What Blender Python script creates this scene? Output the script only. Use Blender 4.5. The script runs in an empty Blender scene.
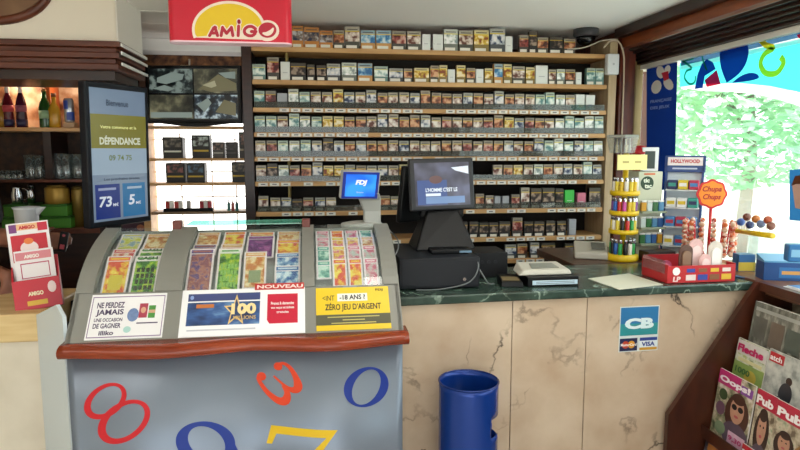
import bpy, bmesh, math, random
from mathutils import Vector, Matrix
random.seed(7)
S = bpy.context.scene
COL = S.collection
R = math.radians

# ------------------------------------------------------------------ camera, world, exposure
F_PX, YAW, PITCH, CAMZ = 620.0, R(8), R(6.9), 1.6
cam = bpy.data.objects.new('camera', bpy.data.cameras.new('camera'))
COL.objects.link(cam)
cam.location = (0, 0, CAMZ)
cam.rotation_euler = (R(90) - PITCH, 0, -YAW)
cam.data.sensor_width = 36.0
cam.data.lens = 36.0 * F_PX / 800.0
cam.data.clip_start = 0.05
S.camera = cam
S.view_settings.view_transform = 'Standard'
S.view_settings.look = 'None'
S.view_settings.gamma = 1.0
S.view_settings.use_curve_mapping = False
S.view_settings.exposure = 0.0
world = bpy.data.worlds.new('overcast_sky')
S.world = world
world.use_nodes = True
wb = world.node_tree.nodes['Background']
wb.inputs['Color'].default_value = (0.90, 0.97, 1.0, 1)
wb.inputs['Strength'].default_value = 3.3
sun = bpy.data.objects.new('sun', bpy.data.lights.new('sun', 'SUN'))
COL.objects.link(sun)
sun.data.energy = 9.0
sun.data.angle = R(2)
sun.data.color = (1, .96, .9)
from mathutils import Vector as _V
sun.rotation_euler = _V((.42, .30, -.86)).to_track_quat('-Z', 'Y').to_euler()

FW = Vector((math.sin(YAW) * math.cos(PITCH), math.cos(YAW) * math.cos(PITCH), -math.sin(PITCH)))
RT = Vector((math.cos(YAW), -math.sin(YAW), 0))
UP = RT.cross(FW)
CAM = Vector((0, 0, CAMZ))


def ray(px, py):
    return FW * F_PX + RT * (px - 400) + UP * (225 - py)


def at(px, py, X=None, Y=None, Z=None):
    d = ray(px, py)
    t = (X - CAM.x) / d.x if X is not None else (Y - CAM.y) / d.y if Y is not None else (Z - CAM.z) / d.z
    return CAM + d * t


# ------------------------------------------------------------------ materials
def hexc(h):
    h = h.lstrip('#')
    v = [int(h[i:i + 2], 16) / 255 for i in (0, 2, 4)]
    return tuple(c / 12.92 if c <= .04045 else ((c + .055) / 1.055) ** 2.4 for c in v) + (1,)


MATS = {}


def pr(m, key, val):
    b = m.node_tree.nodes['Principled BSDF']
    b.inputs[key].default_value = val


def mat(color, rough=.5, metal=0., spec=.5, emit=0., noise=0., nscale=30.):
    """plain coloured material with an optional faint procedural mottling"""
    key = (color, rough, metal, spec, emit, noise, nscale)
    if key in MATS:
        return MATS[key]
    m = bpy.data.materials.new('m_' + color.strip('#'))
    m.use_nodes = True
    nt = m.node_tree
    b = nt.nodes['Principled BSDF']
    c = hexc(color)
    b.inputs['Base Color'].default_value = c
    b.inputs['Roughness'].default_value = rough
    b.inputs['Metallic'].default_value = metal
    b.inputs['Specular IOR Level'].default_value = spec
    if emit:
        b.inputs['Emission Color'].default_value = c
        b.inputs['Emission Strength'].default_value = emit
        if emit > 0.3:
            b.inputs['Base Color'].default_value = (c[0] * .2, c[1] * .2, c[2] * .2, 1)
    if noise:
        tc = nt.nodes.new('ShaderNodeTexCoord')
        n = nt.nodes.new('ShaderNodeTexNoise')
        n.inputs['Scale'].default_value = nscale
        n.inputs['Detail'].default_value = 4
        mx = nt.nodes.new('ShaderNodeMix')
        mx.data_type = 'RGBA'
        mx.inputs[6].default_value = tuple(max(0, x * (1 - noise)) for x in c[:3]) + (1,)
        mx.inputs[7].default_value = tuple(min(1, x * (1 + noise)) for x in c[:3]) + (1,)
        nt.links.new(tc.outputs['Object'], n.inputs['Vector'])
        nt.links.new(n.outputs['Fac'], mx.inputs[0])
        nt.links.new(mx.outputs[2], b.inputs['Base Color'])
    MATS[key] = m
    return m


def ramp_mat(name, stops, scale=5., detail=4., rough=.5, distortion=0., stretch=(1, 1, 1), spec=.5, randomise=False, wave=None, emit=0., metal=0.):
    if name in MATS:
        return MATS[name]
    m = bpy.data.materials.new(name)
    m.use_nodes = True
    nt = m.node_tree
    b = nt.nodes['Principled BSDF']
    b.inputs['Roughness'].default_value = rough
    b.inputs['Specular IOR Level'].default_value = spec
    b.inputs['Metallic'].default_value = metal
    tc = nt.nodes.new('ShaderNodeTexCoord')
    mp = nt.nodes.new('ShaderNodeMapping')
    mp.inputs['Scale'].default_value = stretch
    nt.links.new(tc.outputs['Object'], mp.inputs['Vector'])
    src = mp.outputs['Vector']
    if randomise:
        oi = nt.nodes.new('ShaderNodeObjectInfo')
        ml = nt.nodes.new('ShaderNodeMath')
        ml.operation = 'MULTIPLY'
        ml.inputs[1].default_value = 37.0
        nt.links.new(oi.outputs['Random'], ml.inputs[0])
        nt.links.new(ml.outputs[0], mp.inputs['Location'])
    n = nt.nodes.new('ShaderNodeTexNoise')
    n.inputs['Scale'].default_value = scale
    n.inputs['Detail'].default_value = detail
    n.inputs['Distortion'].default_value = distortion
    nt.links.new(src, n.inputs['Vector'])
    fac = n.outputs['Fac']
    if wave:
        w = nt.nodes.new('ShaderNodeTexWave')
        w.inputs['Scale'].default_value = wave[0]
        w.inputs['Distortion'].default_value = wave[1]
        w.inputs['Detail'].default_value = 3
        w.bands_direction = wave[2]
        nt.links.new(src, w.inputs['Vector'])
        fac = w.outputs['Fac']
    r = nt.nodes.new('ShaderNodeValToRGB')
    while len(r.color_ramp.elements) < len(stops):
        r.color_ramp.elements.new(.5)
    for e, (p, c) in zip(r.color_ramp.elements, stops):
        e.position = p
        e.color = hexc(c)
    nt.links.new(fac, r.inputs['Fac'])
    nt.links.new(r.outputs['Color'], b.inputs['Base Color'])
    if emit:
        nt.links.new(r.outputs['Color'], b.inputs['Emission Color'])
        b.inputs['Emission Strength'].default_value = emit
    MATS[name] = m
    return m


def veined(name, base, base2, vein, scale=2.0, width=.012, rough=.25, vein2=None, mask=.52):
    """stone: soft clouds of two tones, broken by thin dark veins"""
    if name in MATS:
        return MATS[name]
    m = bpy.data.materials.new(name)
    m.use_nodes = True
    nt = m.node_tree
    L = nt.links.new
    b = nt.nodes['Principled BSDF']
    b.inputs['Roughness'].default_value = rough
    tc = nt.nodes.new('ShaderNodeTexCoord')

    def noise(sc, det, dist=0.):
        n = nt.nodes.new('ShaderNodeTexNoise')
        n.inputs['Scale'].default_value = sc
        n.inputs['Detail'].default_value = det
        n.inputs['Distortion'].default_value = dist
        L(tc.outputs['Object'], n.inputs['Vector'])
        return n.outputs['Fac']

    def ramp(f, stops):
        r = nt.nodes.new('ShaderNodeValToRGB')
        while len(r.color_ramp.elements) < len(stops):
            r.color_ramp.elements.new(.5)
        for e, (p, c) in zip(r.color_ramp.elements, stops):
            e.position = p
            e.color = c
        L(f, r.inputs['Fac'])
        return r.outputs['Color']
    cl = ramp(noise(scale * 1.6, 6), [(.3, hexc(base2)), (.65, hexc(base))])
    W, K = (1, 1, 1, 1), (0, 0, 0, 1)
    v = ramp(noise(scale, 9, .25), [(.5 - width * 2.2, K), (.5 - width * .3, W), (.5 + width * .3, W), (.5 + width * 2.2, K)])
    k = ramp(noise(scale * .8 + .37, 3), [(mask, K), (mask + .1, W)])
    mu = nt.nodes.new('ShaderNodeMix')
    mu.data_type = 'RGBA'
    mu.blend_type = 'MULTIPLY'
    mu.inputs[0].default_value = 1
    L(v, mu.inputs[6])
    L(k, mu.inputs[7])
    mx = nt.nodes.new('ShaderNodeMix')
    mx.data_type = 'RGBA'
    L(mu.outputs[2], mx.inputs[0])
    L(cl, mx.inputs[6])
    mx.inputs[7].default_value = hexc(vein)
    L(mx.outputs[2], b.inputs['Base Color'])
    MATS[name] = m
    return m


def thin_glass(name, tint='#ffffff', gloss=.08, body=0., body_col='#888888', rough=.02):
    """thin clear sheet: mostly transparent, some gloss, optional milky body"""
    if name in MATS:
        return MATS[name]
    m = bpy.data.materials.new(name)
    m.use_nodes = True
    nt = m.node_tree
    nt.nodes.clear()
    out = nt.nodes.new('ShaderNodeOutputMaterial')
    t = nt.nodes.new('ShaderNodeBsdfTransparent')
    t.inputs[0].default_value = hexc(tint)
    g = nt.nodes.new('ShaderNodeBsdfGlossy')
    g.inputs['Roughness'].default_value = rough
    a = nt.nodes.new('ShaderNodeMixShader')
    a.inputs[0].default_value = gloss
    nt.links.new(t.outputs[0], a.inputs[1])
    nt.links.new(g.outputs[0], a.inputs[2])
    d = nt.nodes.new('ShaderNodeBsdfDiffuse')
    d.inputs[0].default_value = hexc(body_col)
    c = nt.nodes.new('ShaderNodeMixShader')
    c.inputs[0].default_value = body
    nt.links.new(a.outputs[0], c.inputs[1])
    nt.links.new(d.outputs[0], c.inputs[2])
    nt.links.new(c.outputs[0], out.inputs[0])
    MATS[name] = m
    return m


def film(name, col, trans=.5):
    """coloured window film: diffuse plus translucent, so that daylight shines through it"""
    if name in MATS:
        return MATS[name]
    m = bpy.data.materials.new(name)
    m.use_nodes = True
    nt = m.node_tree
    nt.nodes.clear()
    out = nt.nodes.new('ShaderNodeOutputMaterial')
    d = nt.nodes.new('ShaderNodeBsdfDiffuse')
    t = nt.nodes.new('ShaderNodeBsdfTranslucent')
    x = nt.nodes.new('ShaderNodeMixShader')
    x.inputs[0].default_value = trans
    d.inputs[0].default_value = hexc(col)
    t.inputs[0].default_value = hexc(col)
    nt.links.new(d.outputs[0], x.inputs[1])
    nt.links.new(t.outputs[0], x.inputs[2])
    nt.links.new(x.outputs[0], out.inputs[0])
    MATS[name] = m
    return m


WOOD_DK = ramp_mat('wood_dark', [(.3, '#1f0d07'), (.7, '#381b0f')], 6, rough=.35, stretch=(1, 1, 6))
WOOD_RED = ramp_mat('wood_red', [(.3, '#45180d'), (.7, '#6a2b18')], 5, rough=.4, stretch=(8, 8, 1))
WOOD_BEAM = ramp_mat('wood_beam', [(.3, '#6a3012'), (.7, '#924a22')], 4, rough=.4, stretch=(8, 1, 8))
WOOD_CORN = ramp_mat('wood_cornice', [(.3, '#4a2012'), (.7, '#6a341e')], 4, rough=.4, stretch=(1, 8, 8))
WOOD_SHELF = ramp_mat('wood_shelf', [(.3, '#b98a55'), (.7, '#d6ab74')], 3, rough=.5, stretch=(1, 9, 9))
WOOD_PALE = ramp_mat('wood_pale', [(.3, '#c9a56c'), (.7, '#e2c791')], 3, rough=.45, stretch=(1, 9, 9))
WOOD_RAIL = ramp_mat('wood_rail', [(.3, '#7a2c14'), (.7, '#983f1e')], 3, rough=.22, stretch=(1, 9, 9))
MARBLE = veined('pink_marble', '#d2bda5', '#baa086', '#4a4038', 2.6, .0042, .2, mask=.48)
MARBLE2 = veined('cream_marble', '#e6ddcc', '#d2c8b4', '#a49a88', 2.6, .008, .3)
GREEN_ST = veined('green_marble', '#3c5047', '#24342d', '#8a9c8e', 7., .010, .22, mask=.46)
PLASTER = mat('#f9fafa', .8, noise=.015, nscale=3)
BLACK = mat('#060709', .45, spec=.3)
BLACKM = mat('#0d0d10', .6, spec=.3)
DGREY = mat('#1c1e23', .55, spec=.3)
WHITE = mat('#f2f2ee', .5)
GREYP = mat('#85847c', .45, noise=.05, nscale=9)
CHROME = mat('#c9c9cc', .2, 1.)
GLASS = thin_glass('clear_glass', '#fbfffd', .05)
CLEAR = thin_glass('clear_plastic', '#f0f4f4', .10, .12, '#c9cfcf')
SMOKE = thin_glass('grey_plastic', '#d8dcda', .05, .22, '#8f908a')


# ------------------------------------------------------------------ mesh helpers
class Fr:
    """a local frame: a along u, b along v, c along the outward normal u x v"""
    def __init__(s, o, u=(1, 0, 0), v=(0, 0, 1)):
        s.o = Vector(o)
        s.u = Vector(u).normalized()
        s.v = Vector(v).normalized()
        s.n = s.u.cross(s.v)

    def p(s, a, b, c=0.):
        return s.o + s.u * a + s.v * b + s.n * c


def frame_rot(o, yaw=0, tilt=0, roll=0):
    m = Matrix.Rotation(R(yaw), 3, 'Z') @ Matrix.Rotation(R(tilt), 3, 'X') @ Matrix.Rotation(R(roll), 3, 'Y')
    return Fr(o, m @ Vector((1, 0, 0)), m @ Vector((0, 0, 1)))


ORG = {}


class MB:
    def __init__(s):
        s.bm = bmesh.new()

    def hexa(s, pts, mi=0, bev=0., seg=2):
        """pts: 4 bottom + 4 top corners, counter-clockwise"""
        v = [s.bm.verts.new(p) for p in pts]
        fs = [s.bm.faces.new([v[i] for i in f]) for f in ((3, 2, 1, 0), (4, 5, 6, 7), (0, 1, 5, 4), (1, 2, 6, 5), (2, 3, 7, 6), (3, 0, 4, 7))]
        for f in fs:
            f.material_index = mi
        if bev:
            es = list({e for f in fs for e in f.edges})
            r = bmesh.ops.bevel(s.bm, geom=es, offset=bev, segments=seg, affect='EDGES', profile=.5)
            for f in r['faces']:
                f.material_index = mi
                f.smooth = True
        return s

    def box(s, x0, x1, y0, y1, z0, z1, mi=0, bev=0.):
        return s.hexa([(x0, y0, z0), (x1, y0, z0), (x1, y1, z0), (x0, y1, z0), (x0, y0, z1), (x1, y0, z1), (x1, y1, z1), (x0, y1, z1)], mi, bev)

    def rect(s, fr, a0, a1, b0, b1, c0, c1, mi=0, bev=0.):
        q = [(a0, b0), (a1, b0), (a1, b1), (a0, b1)]
        return s.hexa([fr.p(a, b, c0) for a, b in q] + [fr.p(a, b, c1) for a, b in q], mi, bev)

    def face(s, pts, mi=0, smooth=False):
        f = s.bm.faces.new([s.bm.verts.new(p) for p in pts])
        f.material_index = mi
        f.smooth = smooth
        return s

    def loops(s, A, B, mi=0, cap=True):
        """prism between two equal point loops"""
        va = [s.bm.verts.new(p) for p in A]
        vb = [s.bm.verts.new(p) for p in B]
        n = len(A)
        if cap:
            s.bm.faces.new(va[::-1]).material_index = mi
            s.bm.faces.new(vb).material_index = mi
        for i in range(n):
            s.bm.faces.new([va[i], va[(i + 1) % n], vb[(i + 1) % n], vb[i]]).material_index = mi
        return s

    def poly(s, fr, pts, c0, c1, mi=0):
        area = sum(pts[i][0] * pts[(i + 1) % len(pts)][1] - pts[(i + 1) % len(pts)][0] * pts[i][1] for i in range(len(pts)))
        if area < 0:
            pts = pts[::-1]
        return s.loops([fr.p(a, b, c0) for a, b in pts], [fr.p(a, b, c1) for a, b in pts], mi)

    def ring(s, fr, outer, inner, c0, c1, mi=0):
        n = len(outer)
        for c, flip in ((c0, 1), (c1, 0)):
            o = [s.bm.verts.new(fr.p(a, b, c)) for a, b in outer]
            i_ = [s.bm.verts.new(fr.p(a, b, c)) for a, b in inner]
            for k in range(n):
                q = [o[k], o[(k + 1) % n], i_[(k + 1) % n], i_[k]]
                s.bm.faces.new(q[::-1] if flip else q).material_index = mi
            if flip:
                lo, li = o, i_
            else:
                for k in range(n):
                    s.bm.faces.new([lo[k], lo[(k + 1) % n], o[(k + 1) % n], o[k]]).material_index = mi
                    s.bm.faces.new([li[(k + 1) % n], li[k], i_[k], i_[(k + 1) % n]]).material_index = mi
        return s

    def lathe(s, c, prof, seg=24, mi=0, axis=(0, 0, 1), smooth=True, cap=True):
        """profile of (radius, height)"""
        ax = Vector(axis).normalized()
        t = Vector((1, 0, 0)) if abs(ax.x) < .9 else Vector((0, 1, 0))
        e1 = (t - ax * t.dot(ax)).normalized()
        e2 = ax.cross(e1)
        c = Vector(c)
        rows = [[s.bm.verts.new(c + ax * h + (e1 * math.cos(2 * math.pi * k / seg) + e2 * math.sin(2 * math.pi * k / seg)) * max(r, 1e-5)) for k in range(seg)] for r, h in prof]
        for A, B in zip(rows, rows[1:]):
            for k in range(seg):
                f = s.bm.faces.new([A[k], A[(k + 1) % seg], B[(k + 1) % seg], B[k]])
                f.material_index = mi
                f.smooth = smooth
        if cap:
            s.bm.faces.new(rows[0][::-1]).material_index = mi
            s.bm.faces.new(rows[-1]).material_index = mi
        return s

    def tube(s, pts, r, seg=8, mi=0, cap=True):
        """round tube along points, r a radius or one per point"""
        P = [Vector(p) for p in pts]
        rs = r if isinstance(r, (list, tuple)) else [r] * len(P)
        rows = []
        e1 = None
        for i, p in enumerate(P):
            t = (P[min(i + 1, len(P) - 1)] - P[max(i - 1, 0)]).normalized()
            if e1 is None:
                q = Vector((0, 0, 1)) if abs(t.z) < .9 else Vector((1, 0, 0))
                e1 = (q - t * q.dot(t)).normalized()
            else:
                e1 = (e1 - t * e1.dot(t)).normalized()
            e2 = t.cross(e1)
            rows.append([s.bm.verts.new(p + (e1 * math.cos(2 * math.pi * k / seg) + e2 * math.sin(2 * math.pi * k / seg)) * rs[i]) for k in range(seg)])
        for A, B in zip(rows, rows[1:]):
            for k in range(seg):
                f = s.bm.faces.new([A[k], A[(k + 1) % seg], B[(k + 1) % seg], B[k]])
                f.material_index = mi
                f.smooth = True
        if cap:
            s.bm.faces.new(rows[0][::-1]).material_index = mi
            s.bm.faces.new(rows[-1]).material_index = mi
        return s

    def ball(s, c, rx, ry=None, rz=None, mi=0, u=12, v=8):
        ry = ry or rx
        rz = rz or rx
        g = bmesh.ops.create_uvsphere(s.bm, u_segments=u, v_segments=v, radius=1)
        for q in g['verts']:
            q.co = Vector(c) + Vector((q.co.x * rx, q.co.y * ry, q.co.z * rz))
            for f in q.link_faces:
                f.material_index = mi
                f.smooth = True
        return s

    def sweep(s, path, section, mi=0, closed_sec=True, smooth=False):
        """section: list of (outward offset, z) at each path point (x, y, nx, ny)"""
        rows = [[s.bm.verts.new((x + nx * o, y + ny * o, z)) for o, z in section] for x, y, nx, ny in path]
        n = len(section)
        for A, B in zip(rows, rows[1:]):
            for k in range(n if closed_sec else n - 1):
                f = s.bm.faces.new([A[k], B[k], B[(k + 1) % n], A[(k + 1) % n]])
                f.material_index = mi
                f.smooth = smooth
        if closed_sec:
            s.bm.faces.new(rows[0])
            s.bm.faces.new(rows[-1][::-1])
        return s

    def mesh(s, name, mats, org=Vector((0, 0, 0)), fix=True):
        if fix:
            bmesh.ops.recalc_face_normals(s.bm, faces=s.bm.faces[:])
        me = bpy.data.meshes.new(name)
        bmesh.ops.translate(s.bm, verts=s.bm.verts[:], vec=-Vector(org))
        s.bm.to_mesh(me)
        s.bm.free()
        for m in (mats if isinstance(mats, (list, tuple)) else [mats]):
            me.materials.append(m)
        return me

    def build(s, name, mats, parent=None, org=None):
        if parent is not None:
            org = ORG[parent.name]
        org = Vector(org or (0, 0, 0))
        o = bpy.data.objects.new(name, s.mesh(name, mats, org))
        COL.objects.link(o)
        if parent is not None:
            o.parent = parent
        else:
            o.location = org
        ORG[o.name] = org
        return o


def tag(o, label=None, cat=None, group=None, kind=None):
    for k, v in (('label', label), ('category', cat), ('group', group), ('kind', kind)):
        if v:
            o[k] = v
    return o


def thing(name, label, cat, loc=(0, 0, 0), group=None):
    o = bpy.data.objects.new(name, None)
    o.empty_display_size = .05
    COL.objects.link(o)
    o.location = loc
    ORG[o.name] = Vector(loc)
    return tag(o, label, cat, group)


def struct(name, mb, mats, parent=None, label=None, cat=None):
    o = mb.build(name, mats, parent)
    if parent is None:
        o['kind'] = 'structure'
    return tag(o, label, cat)


def dup(root, loc, rotz=0., label=None, group=None, scale=None):
    r = root.copy()
    COL.objects.link(r)
    r.location = loc
    r.rotation_euler = (0, 0, rotz)
    if scale:
        r.scale = scale
    tag(r, label, None, group)
    for ch in root.children:
        c = ch.copy()
        COL.objects.link(c)
        c.parent = r
        for g in ch.children:
            d = g.copy()
            COL.objects.link(d)
            d.parent = c
    return r


TXT = {}


def lettering(parent, text, fr, a, b, w, h, m, c=.0006, shear=0., bold=.02, name='lettering', warp=None, rot=0., fit=True):
    """flat printed or cut letters: text fitted into the rectangle (a, b)-(a+w, b+h) of the frame"""
    cu = bpy.data.curves.new('t', 'FONT')
    cu.body = text
    cu.size = 1
    cu.shear = shear
    cu.offset = bold
    cu.resolution_u = 3
    o = bpy.data.objects.new('t', cu)
    me = bpy.data.meshes.new_from_object(o)
    bpy.data.objects.remove(o)
    bpy.data.curves.remove(cu)
    me.name = name
    if not me.vertices:
        return None
    xs = [v.co.x for v in me.vertices]
    ys = [v.co.y for v in me.vertices]
    sx = w / max(max(xs) - min(xs), 1e-6)
    sy = h / max(max(ys) - min(ys), 1e-6)
    x0, y0 = min(xs), min(ys)
    org = ORG[parent.name]
    cr, sr = math.cos(rot), math.sin(rot)
    for v in me.vertices:
        p, q = (v.co.x - x0) * sx, (v.co.y - y0) * sy
        if rot:
            p, q = p - w / 2, q - h / 2
            p, q = p * cr - q * sr + w / 2, p * sr + q * cr + h / 2
        co = warp(a + p, b + q) if warp else fr.p(a + p, b + q, c)
        v.co = co - org
    me.materials.clear()
    me.materials.append(m)
    ob = bpy.data.objects.new(name, me)
    COL.objects.link(ob)
    ob.parent = parent
    ORG[ob.name] = org
    return ob


def ellipse(cx, cy, rx, ry, rot=0., n=32, a0=0., a1=2 * math.pi):
    c, s_ = math.cos(rot), math.sin(rot)
    full = abs(a1 - a0 - 2 * math.pi) < 1e-6
    out = []
    for k in range(n):
        t = a0 + (a1 - a0) * k / (n if full else n - 1)
        x, y = rx * math.cos(t), ry * math.sin(t)
        out.append((cx + x * c - y * s_, cy + x * s_ + y * c))
    return out


def ribbon(pts, ws):
    """outline of a stroke of varying width through points"""
    L, Rr = [], []
    for i, p in enumerate(pts):
        a, b = pts[max(i - 1, 0)], pts[min(i + 1, len(pts) - 1)]
        dx, dy = b[0] - a[0], b[1] - a[1]
        d = math.hypot(dx, dy) or 1
        w = ws[i] / 2 if isinstance(ws, (list, tuple)) else ws / 2
        L.append((p[0] - dy / d * w, p[1] + dx / d * w))
        Rr.append((p[0] + dy / d * w, p[1] - dx / d * w))
    return L, Rr


def smooth_path(pts, n=4):
    out = []
    for i in range(len(pts) - 1):
        p0, p1, p2, p3 = pts[max(i - 1, 0)], pts[i], pts[i + 1], pts[min(i + 2, len(pts) - 1)]
        for k in range(n):
            t = k / n
            out.append(tuple(.5 * (2 * b + (c - a) * t + (2 * a - 5 * b + 4 * c - d) * t * t + (-a + 3 * b - 3 * c + d) * t ** 3) for a, b, c, d in zip(p0, p1, p2, p3)))
    out.append(tuple(pts[-1]))
    return out


def strip(mb, fr, pts, ws, c, mi=0, mapf=None):
    L, Q = ribbon(pts, ws)
    f = mapf or (lambda a, b: fr.p(a, b, c))
    for i in range(len(L) - 1):
        mb.face([f(*L[i]), f(*Q[i]), f(*Q[i + 1]), f(*L[i + 1])], mi)


ORD = ['top', 'second', 'third', 'fourth', 'fifth', 'sixth', 'seventh', 'eighth', 'ninth']

# ================================================================== SETTING
WX = 2.06       # window glass plane
CEIL = 2.315
m = MB().box(-3.2, 2.1, -1.6, 4.5, -.06, 0)
struct('floor', m, ramp_mat('floor_tile', [(.3, '#c9c0b0'), (.7, '#dcd4c6')], 8, rough=.4))
ceil = struct('ceiling', MB().box(-3.2, 2.1, -1.6, 4.6, CEIL, CEIL + .05), PLASTER)
pw = .32
mesh_pl = MB().box(-1.5, 1.5, .006, pw - .006, -.012, 0, 0, .003).mesh('plank', mat('#faf7f0', .6, noise=.02, nscale=2))
for k in range(7):
    o = bpy.data.objects.new('plank', mesh_pl)
    COL.objects.link(o)
    o.parent = ceil
    o.location = (-1.62, 2.45 + k * pw, CEIL)
CORK = ramp_mat('brown_cork', [(.35, '#3a2216'), (.55, '#6b452a'), (.7, '#8a6038')], 22, rough=.8)
struct('wall_back', MB().box(-3.2, 2.2, 4.4, 4.5, 0, CEIL), CORK)
wf_ = struct('unseen_wall_front', MB().box(-3.2, -2.6, -1.65, -1.6, 0, CEIL), mat('#d8cdb8', .8, noise=.04, nscale=3))  # unseen wall, pier, lintel and sill behind the camera, added to cut front fill
MB().box(.8, 2.1, -1.65, -1.6, 0, CEIL).build('pier', WOOD_RED, wf_)
MB().box(-2.6, .8, -1.65, -1.6, 2.1, CEIL).build('lintel', WOOD_DK, wf_)
MB().box(-2.6, -.5, -1.65, -1.6, 0, .8).build('unseen_sill_wall', mat('#b9a78d', .7), wf_)
struct('wall_left', MB().box(-3.3, -3.2, -1.6, 4.5, 0, CEIL), mat('#d8cdb8', .8, noise=.04, nscale=3))

# window wall on the right: low wall, pier, beam and stepped cornice
wr = struct('wall_right', MB().box(2.0, 2.15, -1.6, 4.5, 0, 1.0), mat('#b9a78d', .7, noise=.05, nscale=4))
MB().box(1.845, 1.945, 3.6, 4.4, 0, CEIL, 0, .004).build('pier', WOOD_RED, wr)
MB().box(1.945, 2.15, 3.78, 4.4, 0, CEIL).build('pier', WOOD_RED, wr)
MB().box(1.96, 1.985, 3.66, 3.78, 0, 2.14, 0, .002).build('jamb', mat('#7a6434', .5, noise=.1), wr)
MB().box(1.985, 2.05, 3.70, 3.78, 0, 2.14, 0, .002).build('jamb', mat('#8d7a4c', .5, noise=.1), wr)
MB().box(1.845, 1.90, -1.6, 3.6, 2.205, 2.262, 0, .003).build('beam', WOOD_BEAM, wr)
MB().box(1.80, 1.85, -1.6, 3.6, 2.262, CEIL, 0, .003).build('trim_board', WOOD_DK, wr)
MB().box(1.85, 2.15, -1.6, 4.4, 2.262, CEIL).build('lintel', WOOD_DK, wr)
for k in range(5):
    x = 1.90 + k * .026
    MB().box(x, 2.15, -1.6, 3.9, 2.205 - (k + 1) * .0165 + .0015, 2.205 - k * .0165, 0, .002).build('moulding', WOOD_DK, wr)
MB().box(2.03, 2.15, -1.6, 3.9, 2.095, 2.122).build('head_strip', mat('#e8e6df', .5), wr)
MB().box(1.86, 2.15, -1.6, 2.83, 1.0, 1.05, 0, .004).build('sill', ramp_mat('sill', [(.3, '#6b4630'), (.7, '#8a6142')], 5, rough=.4, stretch=(8, 1, 8)), wr)
for y in (1.35, -1.0):
    MB().box(2.03, 2.09, y, y + .06, 1.05, 2.1, 0, .003).build('mullion', mat('#d9d6cc', .4), wr)
win = MB().box(WX, WX + .006, -1.6, 3.72, 1.03, 2.12).build('window_1', GLASS)
win['kind'] = 'structure'

# printed film on the window glass (seen from inside)
gfr = Fr((WX - .0008, 0, 0), (0, -1, 0), (0, 0, 1))    # a = -Y, b = Z, normal into the room (-X)


def gp(px, py):
    p = at(px, py, X=WX - .001)
    return (-p.y, p.z)


def gfilm(name, pix, m, c=.0005, parent=win):
    mb = MB()
    q = [gp(*p) for p in pix]
    mb.face([gfr.p(a, b, c) for a, b in q])
    return mb.build(name, m, parent)


decal = thing('window_decal', 'cyan vinyl window film with blue petals and colourful numerals along the glass top', 'decal', (WX - .002, 2.6, 2.0))
gfilm('cyan_band', [(680, 63), (700, 61), (800, 39), (806, 38), (806, 94), (800, 92), (770, 86), (740, 83), (700, 84), (680, 87)], film('cyan_film', '#4fd8dc', .7), .0004, decal)
gfilm('blue_stripe', [(681, 59), (806, 24), (806, 36), (681, 66)], film('steel_film', '#50779f', .5), .0010, decal)
gfilm('white_stripe', [(681, 66), (806, 36), (806, 42), (681, 70)], film('white_film', '#eef6f6', .6), .0012, decal)
gfilm('white_swoosh', [(680, 87), (700, 84), (740, 83), (770, 86), (806, 94), (806, 108), (770, 97), (740, 92), (700, 91)], film('white_film', '#eef6f6', .6), .0009, decal)
BLUEF = film('blue_film', '#163f9c', .45)
mb = MB()
mb.face([gfr.p(*gp(x, y), .002) for x, y in smooth_path([(727, 83), (722, 70), (720, 56), (723, 46), (730, 41), (740, 40), (747, 44), (749, 52), (746, 64), (739, 74), (727, 83)], 4)[:-1]])
mb.face([gfr.p(*gp(x, y), .002) for x, y in smooth_path([(732, 83), (741, 76), (750, 73), (757, 74), (759, 78), (749, 81), (732, 83)], 4)[:-1]])
mb.face([gfr.p(*gp(x, y), .002) for x, y in [(695, 89), (698, 74), (702, 64), (707, 59), (713, 62), (716, 69), (705, 76), (703, 88)]])
mb.build('petals', BLUEF, decal)
gfilm('red_square', [(705, 80), (717, 70), (721, 84), (707, 87)], film('red_film', '#dc1c40', .6), .0022, decal)
gfilm('red_square', [(797, 35), (806, 32), (806, 40), (799, 38)], film('red_film', '#dc1c40', .6), .0022, decal)


def gnum(pts, w, m, parent=decal):
    mb = MB()
    q = smooth_path([gp(*p) for p in pts], 4)
    strip(mb, gfr, q, w, .0026)
    return mb.build('numeral', m, parent)


gnum([(757, 36), (766, 45), (774, 48), (765, 54), (761, 64), (766, 73), (777, 73), (784, 63), (781, 57)], .026, film('yellow_film', '#f6d02e', .75))
gnum([(759, 38), (768, 35), (779, 31)], .014, film('yellow_film', '#f6d02e', .75))
gnum([(682, 60), (692, 68), (687, 71), (685, 78), (690, 84), (695, 82), (696, 76)], .012, film('green_film', '#1f8f7a', .6))
gnum([(683, 61), (694, 59)], .010, film('green_film', '#1f8f7a', .6))
gnum([(702, 54), (704, 62), (707, 70)], .012, film('green_film', '#1f8f7a', .6))

# dark blue poster with a four-leaf clover
pst = thing('window_poster', 'tall navy blue poster with a four-leaf clover emblem beside the wooden jamb', 'poster', (WX - .004, 3.55, 1.6))
gfilm('sheet', [(647, 65), (678, 58), (675, 190), (647, 190)], film('navy_film', '#15307a', .12), .003, pst)
for cx, cy, rx, ry, rot, mm in ((657, 87, 5, 7, .3, 0), (669, 84, 4.5, 6.5, -.5, 0), (661, 72, 4, 6.5, -.1, 0), (668, 70, 3, 5, .3, 0), (666, 75.5, 3.2, 4, .2, 1)):
    mb = MB()
    mb.face([gfr.p(*gp(x, y), .0042 + mm * .0006) for x, y in (ellipse(cx, cy, rx, ry, rot, 14) if not mm else [(662, 73), (669, 71), (669.5, 79), (665, 81)])])
    mb.build('clover_leaf', [mat('#e2e0da', .6), mat('#c8243d', .6)][mm], pst)
gnum([(655, 97), (660, 88), (664, 79)], .005, mat('#e2e0da', .6), pst)
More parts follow.
